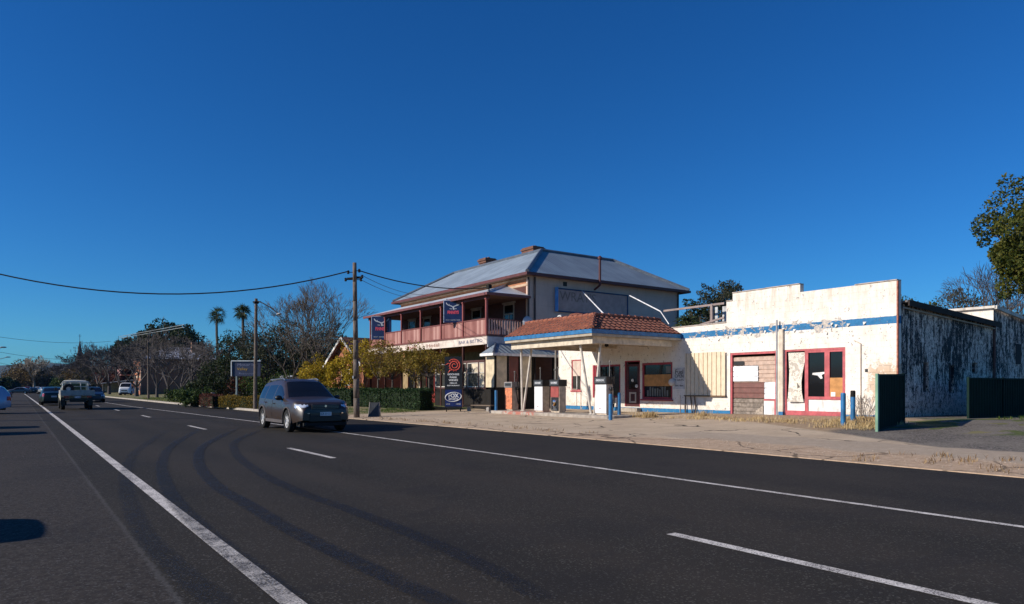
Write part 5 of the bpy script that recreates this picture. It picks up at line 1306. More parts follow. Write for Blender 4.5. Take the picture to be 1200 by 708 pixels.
# --- white van
def van():
    p=PD(150,463.3,113);r=thing('delivery_van',(p.x,p.y,H(p.x,p.y)),'white van parked in front of the distant red brick building','van',rz=R(-110));ORG[r.name]=None
    top=[(-2.3,1.5),(-2.25,1.85),(-2.0,1.95),(1.0,1.95),(1.3,1.85),(1.9,1.25),(1.95,1.2),(2.25,1.05),(2.3,.7)]
    P=dict(zl=.82,tz=(.8,1.1),L=4.6,W=1.8,xf=1.5,xr=-1.45,Ra=.38,wr=.33,top=top,belt=[(-2.3,1.15),(1.2,1.12),(2.3,.65)],ws=(1.88,1.28),rw=(-9,-8),win=[(-1.9,-1.0),(-.8,.2),(.45,1.3)],mir=1.4,seams=[.35,1.35],hand=[.5],tumble=.12)
    make_car(r,WH,P);front_face(r,4.6,.78,.9,WH)
van()
# ================================================================== POLES, LAMPS, WIRES
def catenary(p,q,sag,n=24):
    p=Vector(p);q=Vector(q);return [p.lerp(q,i/n)-Vector((0,0,sag*4*(i/n)*(1-i/n))) for i in range(n+1)]
PP=PZ(418,487.5,.1);PP=Vector((PP.x,PP.y,H(PP.x,PP.y)))
pt=PD(415.5,308,(PP.x*S_+PP.y*C_))
r=thing('power_pole',tuple(PP),'tall timber power pole on the verge in front of the hotel hedge','power pole')
topz=pt.z
g=MB();N=8
for i in range(N):
    a=PP.lerp(Vector((pt.x,pt.y,topz)),i/N);b=PP.lerp(Vector((pt.x,pt.y,topz)),(i+1)/N);g.tube(a,b,lerp(.145,.09,i/N),lerp(.145,.09,(i+1)/N),12)
g.build('pole',TIMBER,r,smooth=True)
T=Vector((pt.x,pt.y,topz));rgt=Vector((C_,-S_,0))
g=MB();g.beam(T-rgt*.35+Vector((0,0,-.75)),T+rgt*.35+Vector((0,0,-.70)),.07,.08);g.build('cross_arm',DARK,r)
for i,(dx,dz) in enumerate(((-.30,-.45),(.22,-.38),(-.42,-.80),(.36,-.66),(.30,-.80))):
    g=MB();c=T+rgt*dx+Vector((0,0,dz));g.lathe([(.03,-.08),(.07,-.05),(.04,0),(.07,.04),(.03,.09)],c,'z',10);g.tube(c,T+Vector((0,0,dz)),.018);g.build('insulator',BLACK,r)
g=MB();c=PP+Vector((0,0,1.9));g.box(c.x-.19,c.x-.17,c.y-.06,c.y+.06,c.z-.06,c.z+.06);g.build('number_tag',STEEL,r)
def wire(pts,rad,label,name='overhead_wire',m=WIRE):
    g=MB();g.path(pts,rad,5);o=g.build(name,m);tag(o,label,'overhead wire');return o
LP=Vector((-5.4,39.0,.1));
wire(catenary(T+rgt*-.35+Vector((0,0,-.42)),(-5.4,39.0,7.9),1.75),.030,'thick black wire sagging across the street to the left edge')
vc=PX(572,337,21.3)
wire(catenary(T+rgt*.25+Vector((0,0,-.38)),vc,.35),.028,'thick service cable from the power pole to the verandah corner')
wire(catenary(T+rgt*.36+Vector((0,0,-.6)),PX(498,345.5,23.6),.25),.012,'upper thin wire from the power pole to the hotel roof')
wire(catenary(T+rgt*.30+Vector((0,0,-.8)),PX(489,349.5,23.6),.2),.012,'lower thin wire from the power pole to the hotel roof')
# off-frame pole on the left side of the street
r=thing('power_pole',tuple(LP),'timber power pole on the left kerb carrying the street wire','power pole')
g=MB();g.tube(LP,LP+Vector((0,0,8.4)),.17,.12,12);g.build('pole',TIMBER,r);g=MB();g.beam(LP+Vector((-.5,0,7.9)),LP+Vector((.5,0,7.9)),.08,.1);g.build('cross_arm',DARK,r)
# street lamp pole
p=PD(299,481,42.5);b=Vector((p.x,p.y,H(p.x,p.y)));t=PD(300.2,350,42.5)
r=thing('street_lamp',tuple(b),'slim timber pole with a curved lamp arm beside the golden hedge','street lamp')
g=MB();g.tube(b,t,.12,.085,12);g.build('pole',TIMBER,r)
q=PD(327,368,41.2);m1=t+Vector((0,0,-.12));g=MB();g.path([m1,m1.lerp(q,.3)+Vector((0,0,.08)),m1.lerp(q,.65)+Vector((0,0,.08)),q],.035);g.build('arm',DARK,r)
g=MB();g.ball(q,.14,.30,.07);g.build('lamp_head',mat((.3,.3,.3),.4,name='lamp_grey'),r,smooth=True)
g=MB();g.box(t.x-.13,t.x+.13,t.y-.13,t.y+.13,t.z-.3,t.z-.18);g.tube(t+Vector((0,0,-.2))+rgt*-.2,t+Vector((0,0,-.2))+rgt*.3,.04);g.build('bracket',DARK,r)
# distant verge pole
p=PD(174,468.5,79);r=thing('street_pole',(p.x,p.y,H(p.x,p.y)),'thin dark pole on the verge among the bare trees','pole')
t2=PD(173.5,392,79);g=MB();g.tube((p.x,p.y,H(p.x,p.y)),t2,.13,.08,8);g.build('pole',TIMBER,r)
g=MB();g.beam(t2+Vector((-.5,0,-.3)),t2+Vector((.5,0,-.3)),.08,.08);g.build('cross_arm',DARK,r)
pale=mat((.50,.50,.47),.3,.6,name='bright_aluminium_wire')
for (a,b_),lb in(((PD(140,394.5,90),PD(216,380.5,70)),'upper of two bright sunlit wires over the bare trees'),((PD(140,396.5,90),PD(216,383.5,70)),'lower of two bright sunlit wires over the bare trees')):
    wire(catenary(a,b_,.0,6),.035,lb,m=pale)
# left street lamps
for u,v,d,lb in((4,407,114,'upper street lamp head reaching in at the left edge'),(9.5,418.5,150,'lower street lamp head farther along at the left edge')):
    h=PD(u,v,d);bx=-4.9;r=thing('curved_street_lamp',(bx,h.y,.1),lb,'street lamp','street lamps on the left kerb')
    g=MB();g.tube((bx,h.y,.1),(bx,h.y,h.z-1.2),.09,.07,8);g.build('pole',STEEL,r)
    g=MB();g.path([Vector((bx+ (h.x-bx)*math.sin(t*math.pi/2)**1.2,h.y,h.z-1.2+1.2*math.sin(t*math.pi/2))) for t in[i/8 for i in range(9)]],.06);g.build('arm',STEEL,r)
    g=MB();g.ball((h.x,h.y,h.z),.45,.18,.12);g.build('lamp_head',mat((.25,.26,.27),.4,name='head_grey'),r,smooth=True)
for (a,b_),lb in(((PD(-20,392,115),PD(130,400,160)),'faint wire highest in the distance at left'),((PD(-20,409,120),PD(110,421,190)),'faint wire low in the distance at left'),((PD(-20,420,130),PD(60,431,200)),'lowest faint wire by the far bare tree')):
    wire(catenary(a,b_,.8,10),.03,lb)
# ================================================================== FAR BUILDINGS
def far_brick():
    X0,Y0=16.5,128.5;x1=28.5;y1=138;r=thing('brick_building',(X0,Y0,.2),'distant two storey red brick building with a pale hipped roof behind bare trees','building')
    g=MB();g.m=0;g.quad((X0,Y0,0),(X0,Y0,6.2),(X0,y1,6.2),(X0,y1,0));g.m=1;g.quad((X0,Y0,0),(x1,Y0,0),(x1,Y0,6.2),(X0,Y0,6.2));g.quad((x1,Y0,0),(x1,y1,0),(x1,y1,6.2),(x1,Y0,6.2));g.quad((x1,y1,0),(X0,y1,0),(X0,y1,6.2),(x1,y1,6.2))
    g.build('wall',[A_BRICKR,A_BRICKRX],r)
    g=MB();g.box(X0-.06,X0-.003,Y0,y1,3.05,3.35);g.box(X0-.05,X0-.003,Y0-.0,Y0+.5,.2,6.0);g.build('pale_band',mat((.55,.42,.3),.7,name='band'),r)
    e=[(X0-.5,Y0-.5,6.2),(x1+.5,Y0-.5,6.2),(x1+.5,y1+.5,6.2),(X0-.5,y1+.5,6.2)];k=[(X0+5,Y0+4.5,8.4),(x1-3.5,Y0+4.5,8.4)]
    pr=mk_iron('pale_old_roof_iron',(.48,.48,.50),'x',.3,seam=.9,rust=.4)
    g=MB();g.quad(e[0],e[1],k[1],k[0]);g.tri(e[1],e[2],k[1]);g.quad(e[2],e[3],k[0],k[1]);g.tri(e[3],e[0],k[0]);ro=g.build('roof',pr,r)
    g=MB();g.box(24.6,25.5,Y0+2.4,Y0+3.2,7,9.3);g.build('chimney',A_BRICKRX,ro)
    for y in(130,132.6,135.3):
        for z in(.9,3.9):
            g=MB();g.box(X0-.08,X0-.003,y,y+1.0,z,z+1.6);f=g.build('window',mat((.5,.45,.4),.6,name='window_trim'),r);g=MB();g.box(X0-.10,X0-.082,y+.12,y+.88,z+.1,z+1.5);g.build('pane',A_GLASS,f)
    g=MB();g.box(X0-2.2,X0-.1,y1-3,y1+1.8,3.5,3.62);g.quad((X0-2.3,y1-3,5.0),(X0-2.3,y1+1.8,5.0),(X0-.1,y1+1.8,5.6),(X0-.1,y1-3,5.6));g.box(X0-2.25,X0-2.18,y1-3,y1+1.8,3.62,4.6);g.build('balcony',mat((.32,.16,.15),.7,name='balcony_red'),r)
far_brick()
def gable_house():
    p=PD(406,454,60);r=thing('gabled_house',(p.x,p.y,.4),'brick house with white barge boards under its gable behind the yellow shrubs','house')
    x0=p.x;y0=p.y;hw=3.6;zp=PD(406,396.5,60).z;ze=zp-2.1
    # gable facing -X/-Y : ridge runs along +X
    g=MB();g.add([(x0,y0-hw,0),(x0,y0+hw,0),(x0,y0+hw,ze),(x0,y0,zp),(x0,y0-hw,ze)],[(0,1,2,3,4)]);g.build('gable_wall',A_BRICKR,r)
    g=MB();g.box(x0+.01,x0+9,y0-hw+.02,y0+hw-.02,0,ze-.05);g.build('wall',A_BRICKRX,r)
    g=MB();o=.5
    for s_ in(1,-1): g.quad((x0-o,y0,zp+.1),(x0+9.5,y0,zp+.1),(x0+9.5,y0+s_*(hw+.6),ze-.2),(x0-o,y0+s_*(hw+.6),ze-.2))
    g.build('roof',mat((.22,.10,.07),.85,name='brown_tile',sc=6,var=.3),r)
    g=MB()
    for s_ in(1,-1): g.beam((x0-o-.03,y0,zp+.02),(x0-o-.03,y0+s_*(hw+.6),ze-.28),.04,.22)
    g.build('barge_board',WHITE,r)
    g=MB();g.box(x0-.08,x0-.003,y0-.9,y0+.9,1.6,3.0);f=g.build('window',WHITE,r);g=MB();g.box(x0-.1,x0-.082,y0-.8,y0+.8,1.7,2.9);g.build('pane',A_GLASS,f)
gable_house()
# low shed far left
p=PD(124,454,150);r=thing('low_shed',(p.x,p.y,.2),'low grey open fronted shed in the distance beyond the dark trees','shed')
g=MB();g.prism([(p.x-1,p.y-2,2.2),(p.x+6,p.y-2,3.1),(p.x+6,p.y-2,3.2),(p.x-1,p.y-2,2.3)],(0,9,0));g.build('roof',mat((.30,.31,.33),.6,name='shed_roof'),r)
g=MB();g.box(p.x+5.5,p.x+5.7,p.y-2,p.y+7,.2,3.0);g.box(p.x,p.x+5.5,p.y+6.8,p.y+7,.2,2.5);g.build('wall',mat((.3,.3,.3),.8,name='shed_wall'),r)
for k in range(3):
    g=MB();g.box(p.x-.6,p.x-.45,p.y-1.9+k*4,p.y-1.75+k*4,.2,2.25);g.build('post',DARK,r)
# small white house seen over the car roof
p=PD(335,454,62);r=thing('white_cottage',(p.x,p.y,.3),'glimpse of a small white cottage just above the wagon roof','cottage')
g=MB();g.box(p.x-.6,p.x+1.2,p.y-1,p.y+2,.3,1.9);g.build('wall',WHITE,r)
g=MB();g.prism([(p.x-.9,p.y-1.3,1.9),(p.x+1.5,p.y-1.3,1.9),(p.x+.3,p.y-1.3,2.5)],(0,3.6,0));g.build('roof',mat((.4,.42,.45),.5,name='cottage_roof'),r)
# church spire
p=PD(93.5,454,340);r=thing('church_tower',(p.x,p.y,.2),'dark pointed church spire rising beyond the left trees','church')
tz=PD(93.5,402,340).z;hw=1.5
g=MB();g.box(p.x-1.9,p.x+1.9,p.y-1.9,p.y+1.9,0,12.5);g.build('tower',mat((.08,.07,.065),.9,name='tower_stone'),r)
tz=PD(93.5,398,340).z
g=MB();g.lathe([(2.2,12.5),(1.25,17),(0.02,tz)],(p.x,p.y,0),'z',8);g.build('spire',mat((.045,.045,.05),.8,name='slate_spire'),r)
g=MB();g.tube((p.x,p.y,tz-.3),(p.x,p.y,tz+2.6),.10);g.beam((p.x-.6,p.y,tz+1.7),(p.x+.6,p.y,tz+1.7),.16,.16);g.build('cross',BLACK,r)
# distant white buildings at the left
for u,v,d,w,hh,lb in((6,448,430,6,9,'small white building under the hills at the far left'),(66,441,420,6,9,'tiny pale building between tree and ute'),(48,449,380,12,5,'long pale low building beyond the parked cars')):
    p=PD(u,454,d);r=thing('distant_building',(p.x,p.y,0),lb,'building');g=MB();g.box(p.x-w/2,p.x+w/2,p.y,p.y+8,0,hh);g.build('wall',WHITE,r)
    g=MB();g.prism([(p.x-w/2-.3,p.y-.3,hh),(p.x+w/2+.3,p.y-.3,hh),(p.x,p.y-.3,hh+1.4)],(0,8.6,0));g.build('roof',mat((.22,.22,.24),.7,name='far_roof'),r)
# motel style billboard
def billboard():
    c=PD(288.5,454,53);r=thing('billboard',(c.x,c.y,H(c.x,c.y)),'wide dark blue sign board on posts behind the golden hedge','billboard')
    right=Vector((C_,-S_,0));nn=Vector((-S_,-C_,0));c=Vector((c.x,c.y,0));zt=PD(288,423.5,53).z;zb=PD(288,441,53).z;w=2.15
    def P(a,z,d=0): return c+right*a+Vector((0,0,z))+nn*d
    g=MB();g.prism([P(-w/2,zb),P(w/2,zb),P(w/2,zt),P(-w/2,zt)],-nn*.1);g.build('sign_board',mat((.02,.03,.07),.5,name='dusky_blue'),r)
    g=MB();g.beam(P(-w/2-.04,zt+.03,.0),P(w/2+.04,zt+.03,.0),.14,.07);g.beam(P(-w/2-.03,zb,0),P(-w/2-.03,zt,0),.07,.14,up=nn);g.build('sign_frame',mat((.55,.58,.58),.5,name='pale_metal_frame'),r)
    for a in(-w/2+.35,w/2-.35):
        g=MB();q=P(a,0,-.05);g.tube((q.x,q.y,H(q.x,q.y)-.02),(q.x,q.y,zb),.075);g.build('post',mat((.20,.26,.26),.5,name='grey_green_post'),r)
    text('Motor Inn',.30,mat((.16,.18,.28),.6,name='dull_lilac_lettering'),r,P(.1,zt-.27,.006),right,(0,0,1),width=1.5)
    text('Valley',.28,mat((.45,.28,.05),.5,name='gold_lettering'),r,P(-.30,lerp(zb,zt,.48),.006),right,(0,0,1),width=.8)
    text('Restaurant',.2,mat((.16,.18,.28),.6,name='dull_lilac_lettering'),r,P(.1,zb+.2,.006),right,(0,0,1),width=1.3)
billboard()
p=PD(249.5,475.5,52);g=MB();g.box(p.x-.12,p.x+.12,p.y-.12,p.y+.12,H(p.x,p.y),H(p.x,p.y)+.95);o=g.build('marker_post',mat((.22,.20,.18),.8,name='grey_timber'),bevel=.01);tag(o,'short square grey post beside the verge path','post')
# ================================================================== VEGETATION
def leaf(g,c,s,rr,flat=.0):
    a=Vector((rr.gauss(0,1),rr.gauss(0,1),rr.gauss(0,1)+flat)).normalized();b=a.orthogonal().normalized()
    an=rr.random()*6.283;c2=a.cross(b);u=(b*math.cos(an)+c2*math.sin(an));w=a.cross(u)
    n=len(g.v);s2=s*rr.uniform(.45,.7)
    g.v+= [tuple(c-u*s),tuple(c+w*s2*.9+a*s*.12),tuple(c+u*s),tuple(c-w*s2*.9+a*s*.12)];g.f.append((n,n+1,n+2,n+3));g.mi.append(g.m)
def clump(g,c,rad,n,s,rr,sq=.8):
    for _ in range(n):
        d=Vector((rr.gauss(0,1),rr.gauss(0,1),rr.gauss(0,1))).normalized();q=rad*rr.uniform(.35,1)**.6
        leaf(g,c+Vector((d.x*q,d.y*q,d.z*q*sq)),s*rr.uniform(.7,1.3),rr)
LG={}
def LM(k):
    if k in LG:return LG[k]
    S={'dark':[(.2,(.012,.022,.008)),(.55,(.03,.045,.016)),(.9,(.065,.075,.028))],
       'gum':[(.2,(.022,.032,.018)),(.55,(.05,.058,.032)),(.9,(.11,.095,.055))],
       'oak':[(.15,(.022,.038,.008)),(.45,(.055,.072,.014)),(.7,(.11,.11,.02)),(.95,(.22,.17,.03))],
       'yellow':[(.15,(.10,.10,.012)),(.4,(.28,.20,.02)),(.62,(.60,.45,.03)),(.8,(.34,.18,.02)),(1,(.16,.20,.02))],
       'russet':[(.12,(.08,.065,.012)),(.35,(.19,.14,.02)),(.6,(.27,.20,.03)),(.8,(.20,.10,.03)),(1,(.32,.28,.03))],
       'hedge':[(.2,(.010,.026,.009)),(.55,(.025,.055,.018)),(.9,(.06,.10,.035))],
       'ghedge':[(.2,(.10,.08,.012)),(.5,(.20,.13,.02)),(.9,(.34,.22,.03))],
       'green':[(.2,(.02,.04,.01)),(.55,(.05,.085,.02)),(.9,(.12,.15,.04))],
       'redbush':[(.2,(.05,.02,.015)),(.5,(.12,.04,.03)),(.9,(.16,.07,.04))],
       'palm':[(.2,(.015,.03,.010)),(.5,(.04,.06,.02)),(.9,(.12,.13,.05))],
       'far':[(.2,(.02,.025,.014)),(.5,(.045,.045,.025)),(.9,(.09,.075,.04))],
       'autumnfar':[(.2,(.05,.04,.015)),(.5,(.12,.08,.03)),(.9,(.20,.14,.05))]}[k]
    LG[k]=leafmat('foliage_'+k,S);return LG[k]
BARK=mk_bark('bark',(.05,.04,.032),(.12,.10,.08));BARKD=mk_bark('dark_bark',(.045,.038,.036),(.115,.098,.092));BARKP=mk_bark('pale_bark',(.16,.13,.10),(.32,.28,.23))
def tree(name,base,h,rx,kind,label,cat='tree',group=None,n=4500,ls=.10,trunk=.28,seed=1,clear=.25,ncl=26,bark=None,rz=None,top_heavy=1.0,crs=.34,lean=(0,0),rag=.12):
    rr=random.Random(seed);b=Vector(base);r=thing(name,tuple(b),label,cat,group)
    g=MB();cl=MB();rz=rz or h*(1-clear)/2;cc=b+Vector((lean[0],lean[1],h-rz))
    fork=b+Vector((lean[0]*.3,lean[1]*.3,max(.25,h*clear)));g.tube(b-Vector((0,0,.1)),b+Vector((0,0,.25)),trunk*1.25,trunk,10);g.tube(b+Vector((0,0,.25)),fork,trunk,trunk*.75,10)
    for i in range(ncl):
        d=Vector((rr.gauss(0,1),rr.gauss(0,1),rr.gauss(0,1)*.9+.15*top_heavy)).normalized()
        q=rr.uniform(.45,1.0)**.7*(1+rag*rr.uniform(-.5,1));c=cc+Vector((d.x*rx*q*(1-crs*.5),d.y*rx*q*(1-crs*.5),d.z*rz*q*(1-crs*.4)))
        cr=rx*crs*rr.uniform(.6,1.25)
        m=fork.lerp(c,.5)+Vector((rr.uniform(-.2,.2)*rx*.4,rr.uniform(-.2,.2)*rx*.4,-.05*h))
        g.tube(fork,m,trunk*.38,trunk*.24,6,False);g.tube(m,c,trunk*.24,trunk*.06,5,False)
        clump(cl,c,cr,int(n/ncl*rr.uniform(.6,1.4)*.72),ls,rr)
        for _ in range(3):
            d2=Vector((rr.gauss(0,1),rr.gauss(0,1),rr.gauss(0,1))).normalized();clump(cl,c+d2*cr*.95,cr*.38,int(n/ncl*.11),ls,rr)
    g.build('trunk',bark or BARK,r);cl.build('crown',LM(kind),r);return r
def bare(name,base,h,spread,label,group='bare winter trees along the verge',seed=1,depth=6,trunk=.2,bark=None,twig=.012,clear=.22,up=.55,thin=False):
    rr=random.Random(seed);b=Vector(base);r=thing(name,tuple(b),label,'tree',group);g=MB();tw=MB()
    def rec(p,d,L,rad,k):
        q=p;segs=2 if k>1 else 1
        for s_ in range(segs):
            d=(d+Vector((rr.gauss(0,.10),rr.gauss(0,.10),rr.gauss(0,.05)+.03))).normalized();e=q+d*L/segs
            (g if k>=depth-2 else tw).tube(q,e,rad*(1-.25*s_/segs),rad*(1-.25*(s_+1)/segs),5 if k>2 else 3,False);q=e
        if k==0:return
        for _ in range((3 if rr.random()<.5 else 2) if thin else (3 if k>1 or rr.random()<.6 else 2)):
            a=d.orthogonal().normalized();a.rotate(Matrix.Rotation(rr.random()*6.283,3,d));an=rr.uniform(.25,.75)
            nd=(d*math.cos(an)+a*math.sin(an)*spread+Vector((0,0,up*.18))).normalized();rec(q,nd,L*rr.uniform(.60,.86),max(twig,rad*.62),k-1)
    L0=h*clear;top=b+Vector((0,0,L0));g.tube(b-Vector((0,0,.1)),top,trunk*1.2,trunk*.9,9)
    for i in range(4):
        a=i*1.57+rr.uniform(-.5,.5);an=rr.uniform(.25,.7)*spread;rec(top,Vector((math.cos(a)*math.sin(an),math.sin(a)*math.sin(an),math.cos(an))),(h-L0)*.30,trunk*.55,depth-1)
    g.build('trunk',bark or BARKD,r);tw.build('twigs',bark or BARKD,r);return r
HCORE=mat((.014,.022,.009),.95,name='hedge_shade_core')  # near-black solid core, shade inside the hedge put into its colour
def hedge(a,b,w,z0,h,kind,label,n,seed,s=.05):
    rr=random.Random(seed);a=Vector(a);b=Vector(b);d=b-a;L=d.length;d.normalize();nn=Vector((-d.y,d.x,0));r=thing('hedge',(a.x,a.y,z0),label,'hedge')
    g=MB();m=MB()
    k=max(2,int(L/.4));
    for i in range(k):
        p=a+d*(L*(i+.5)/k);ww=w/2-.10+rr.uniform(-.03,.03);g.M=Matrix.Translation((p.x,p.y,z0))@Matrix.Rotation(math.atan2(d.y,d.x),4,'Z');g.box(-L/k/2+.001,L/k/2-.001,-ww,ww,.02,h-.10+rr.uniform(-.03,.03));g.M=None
    g.build('shade_core',HCORE,r)
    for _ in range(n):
        t=rr.random()*L;f=rr.random();bump=.05*math.sin(t*2.1)+.04*math.sin(t*5.3+seed)
        if f<.30: o=rr.uniform(-w/2,w/2);z=h+bump+rr.uniform(-.10,.03)
        elif f<.62: o=-w/2-bump*.6+rr.uniform(-.03,.10);z=rr.uniform(.0,h+bump*.5)
        elif f<.90: o=w/2+bump*.6+rr.uniform(-.10,.03);z=rr.uniform(.0,h)
        else: t=rr.choice((0,L))+rr.uniform(-.08,.08);o=rr.uniform(-w/2,w/2);z=rr.uniform(0,h)
        c=a+d*t+nn*o;leaf(m,Vector((c.x,c.y,z0+z)),s*rr.uniform(.7,1.4),rr)
    m.build('leaves',LM(kind),r);return r
def G(u,d): p=PD(u,454,d);return Vector((p.x,p.y,H(p.x,p.y)))
def top(v,d,b): return EYE+(454-v)*d/F-b.z
# right big tree + bare
b=G(1290,36.5);tree('broadleaf_tree',b,top(197,36.5,b),5.2,'oak','large green tree with yellowing leaves leaning in at the right edge',n=75000,ls=.10,trunk=.42,seed=5,clear=.40,ncl=80,crs=.22,rag=.3)
b=G(1158,52);bare('bare_tree',b,top(302,52,b),.9,'leafless tree with pale twigs behind the white capped block',None,seed=4,depth=6,trunk=.18,twig=.012,up=.9)
b=G(1196,58);bare('bare_tree',b,top(330,58,b),.9,'leafless tree under the big right tree',None,seed=14,depth=6,trunk=.18,twig=.012,up=.9)
b=G(1126,62);tree('bushy_tree',b,top(338,62,b),2.8,'gum','grey green bushy crown above the rear block roof',n=3500,ls=.12,seed=8,crs=.4)
b=G(1068,55);tree('bushy_tree',b,top(338,55,b),2.6,'oak','dark green crown peeping over the dark wall beside the facade corner',n=3500,ls=.12,seed=9)
b=G(1092,70);tree('bushy_tree',b,top(352,70,b),1.6,'oak','smaller green crown right of the one at the facade corner',n=1500,ls=.13,seed=10)
b=G(1192,70);tree('bushy_tree',b,top(357,70,b),4,'oak','low green crown beneath the big right tree',n=2500,ls=.14,seed=11)
# behind the station
for u,v,d,rx,k,sd,lb in((833,326,75,3.0,'gum',21,'grey green gum tree left of the pair above the stepped parapet'),(859,322,78,3.1,'gum',22,'taller dark gum tree right of the pair above the parapet step'),(878,336,84,1.5,'gum',23,'small gum top just showing over the highest parapet')):
    b=G(u,d);tree('gum_tree',b,top(v,d,b),rx,k,lb,n=5500,ls=.13,seed=sd,clear=.35,ncl=24,crs=.36)
b=G(812,58);tree('bushy_tree',b,top(349,58,b),1.7,'dark','dark leafy tree squeezed against the hotel side wall',n=3000,ls=.11,seed=25)
def yucca():
    b=G(822,40);rr=random.Random(4);r=thing('cabbage_palm',tuple(b),'spiky cabbage palm behind the rusty frame on the roof','palm');h=top(362,40,b)
    g=MB();m=MB()
    for k in range(7):
        e=b+Vector((rr.uniform(-.9,.9),rr.uniform(-.9,.9),h*rr.uniform(.72,.92)));g.tube(b+Vector((0,0,0)),e,.09,.06,6,False)
        for _ in range(70):
            d=Vector((rr.gauss(0,1),rr.gauss(0,1),rr.gauss(.4,.8))).normalized();L=rr.uniform(.5,.85);s_=d.orthogonal().normalized()*.03
            mid=e+d*L*.6;tip=e+d*L-Vector((0,0,.25*L));m.add([e-s_,e+s_,mid+s_,mid-s_,tip],[(0,1,2,3),(3,2,4)])
    g.build('trunk',BARK,r);m.build('fronds',LM('palm'),r)
yucca()
# hotel front shrubs
rr=random.Random(77)
for i,(u,d,v,rx,k,lb,cl) in enumerate([(503,39.0,405,1.25,'russet','multi stemmed small tree with brown green leaves next to the black sign',.5),(486,40.5,407,1.1,'russet','small yellow green tree second from the black sign',.48),
     (460,43.5,405,1.35,'russet','brownish small tree in front of the cream fascia',.45),(443,46,398,1.4,'russet','olive and brown small tree below the far hanging sign',.4),(421,49,393,1.5,'yellow','tall golden leafed shrub right behind the power pole',.15),
     (400,50.5,412,1.35,'yellow','golden shrub just left of the power pole',.12),(372,53,415,1.6,'yellow','big round bright yellow shrub behind the wagon roof',.12)]):
    b=G(u,d);tree('autumn_shrub' if k=='yellow' else 'small_tree',b,top(v,d,b),rx,k,lb,cat='shrub' if k=='yellow' else 'tree',n=2600 if k!='yellow' else 4600,ls=.058 if k!='yellow' else .07,trunk=.07,seed=30+i,clear=cl,ncl=22,crs=.36)
hedge((18.2,33.9),(17.9,40.6),1.0,.14,1.22,'hedge','clipped dark green hedge between the sandwich board and the black sign',5200,1,.055) if False else hedge((18.2,33.9,0),(17.8,41.3,0),1.0,.15,1.18,'hedge','clipped dark green hedge between the sandwich board and the black sign',6500,1,.055)
hedge((17.7,42.2,0),(17.2,50.5,0),1.0,.15,1.18,'hedge','clipped dark green hedge running on behind the power pole',5500,2,.06)
a=G(262,46.5);b=G(300,44.2);hedge((a.x+.0,a.y,0),(b.x+.4,b.y,0),.8,.13,.72,'ghedge','low golden brown hedge beside the slim lamp pole',3800,3,.045)
b=G(240,50);hedge((b.x,b.y,0),(a.x-.2,a.y+.8,0),.8,.13,.8,'redbush','low dark red hedge behind the short grey post',1800,4,.05)
# palms
def palm(u,v,d,label,seed,r_=12):
    rr=random.Random(seed);b=G(u,d);r=thing('fan_palm',tuple(b),label,'palm','fan palms above the garden trees');hz=top(v,d,b);R_=r_*d/F
    g=MB();N=8
    for i in range(N): g.tube(b+Vector((.15*math.sin(i*.7),0,hz*i/N)),b+Vector((.15*math.sin((i+1)*.7),0,hz*(i+1)/N)),lerp(.24,.17,i/N),lerp(.24,.17,(i+1)/N),7,False)
    g.build('trunk',BARK,r);m=MB();c=b+Vector((.15*math.sin(8*.7),0,hz))
    for k in range(46):
        el=rr.uniform(-1.3,1.35);az=rr.random()*6.283;d_=Vector((math.cos(az)*math.cos(el),math.sin(az)*math.cos(el),math.sin(el)));L=R_*rr.uniform(.12,.55)
        e=c+d_*L;m.add([c+Vector((.02,0,0)),c-Vector((.02,0,0)),e-Vector((.02,0,0)),e+Vector((.02,0,0))],[(0,1,2,3)])
        s1_=d_.orthogonal().normalized();s2_=d_.cross(s1_);q=rr.random()*3.14;s_=s1_*math.cos(q)+s2_*math.sin(q)
        for j in range(7):
            a_=(j-3)*.36;dd=(d_*math.cos(a_)+s_*math.sin(a_)).normalized();t=e+dd*R_*rr.uniform(.45,.8)-Vector((0,0,.18*R_));w_=dd.cross(d_+Vector((0,0,.01)))
            w_=(s_*math.cos(a_)-d_*math.sin(a_))*.035
            m.add([e-w_*.3,e+w_*.3,e+dd*R_*.25+w_,t,e+dd*R_*.25-w_],[(0,1,2,3,4)])
    m.build('fronds',LM('palm'),r)
palm(255,369,108,'slender fan palm standing clear against the sky',1);palm(286,366,92,'fan palm rising out of the dark garden trees',2,12)
# garden trees mid-left
for i,(u,v,d,rx,k,n,lb) in enumerate([(300,383,76,3.4,'gum',5000,'grey green tree behind the slim lamp pole'),(272,388,82,3.2,'dark','5000','dark tree left of the lamp pole under the palms'),(338,373,80,3.3,'dark',6000,'dense dark tree behind the leafless one at the middle'),
     (380,370,76,3.4,'dark',6500,'rounded dark green tree nearest the power pole'),(318,400,66,2.6,'gum',3500,'olive tree low behind the wide sign board'),(355,395,68,2.8,'gum',4000,'olive green tree behind the yellow shrub'),
     (262,415,60,2.4,'dark',3500,'dark rounded shrub tree left of the wide sign board'),(240,440,56,1.5,'dark',2400,'dark low tree beside the bare verge trees'),(316,436,58,2.2,'green',3000,'green shrub right of the lamp pole base'),
     (290,440,60,1.8,'redbush',2000,'dark reddish bush under the wide sign board'),(244,404,150,4.5,'dark',3500,'dark tree left of the first palm'),(228,458,52,1.3,'green',2200,'green bush on the verge right of the bare trees'),(212,459,64,1.2,'green',1600,'small green bush among the bare trunks'),(400,425,66,2.6,'dark',3000,'dark tree between the yellow shrubs and gabled house')]):
    b=G(u,d);hh=top(v,d,b);tree('garden_tree' if hh>3 else 'garden_bush',b,hh,rx,k,lb,cat='tree' if hh>3 else 'bush',n=int(n),ls=.12 if d>62 else .09,seed=50+i,clear=.12,ncl=22,crs=.38)
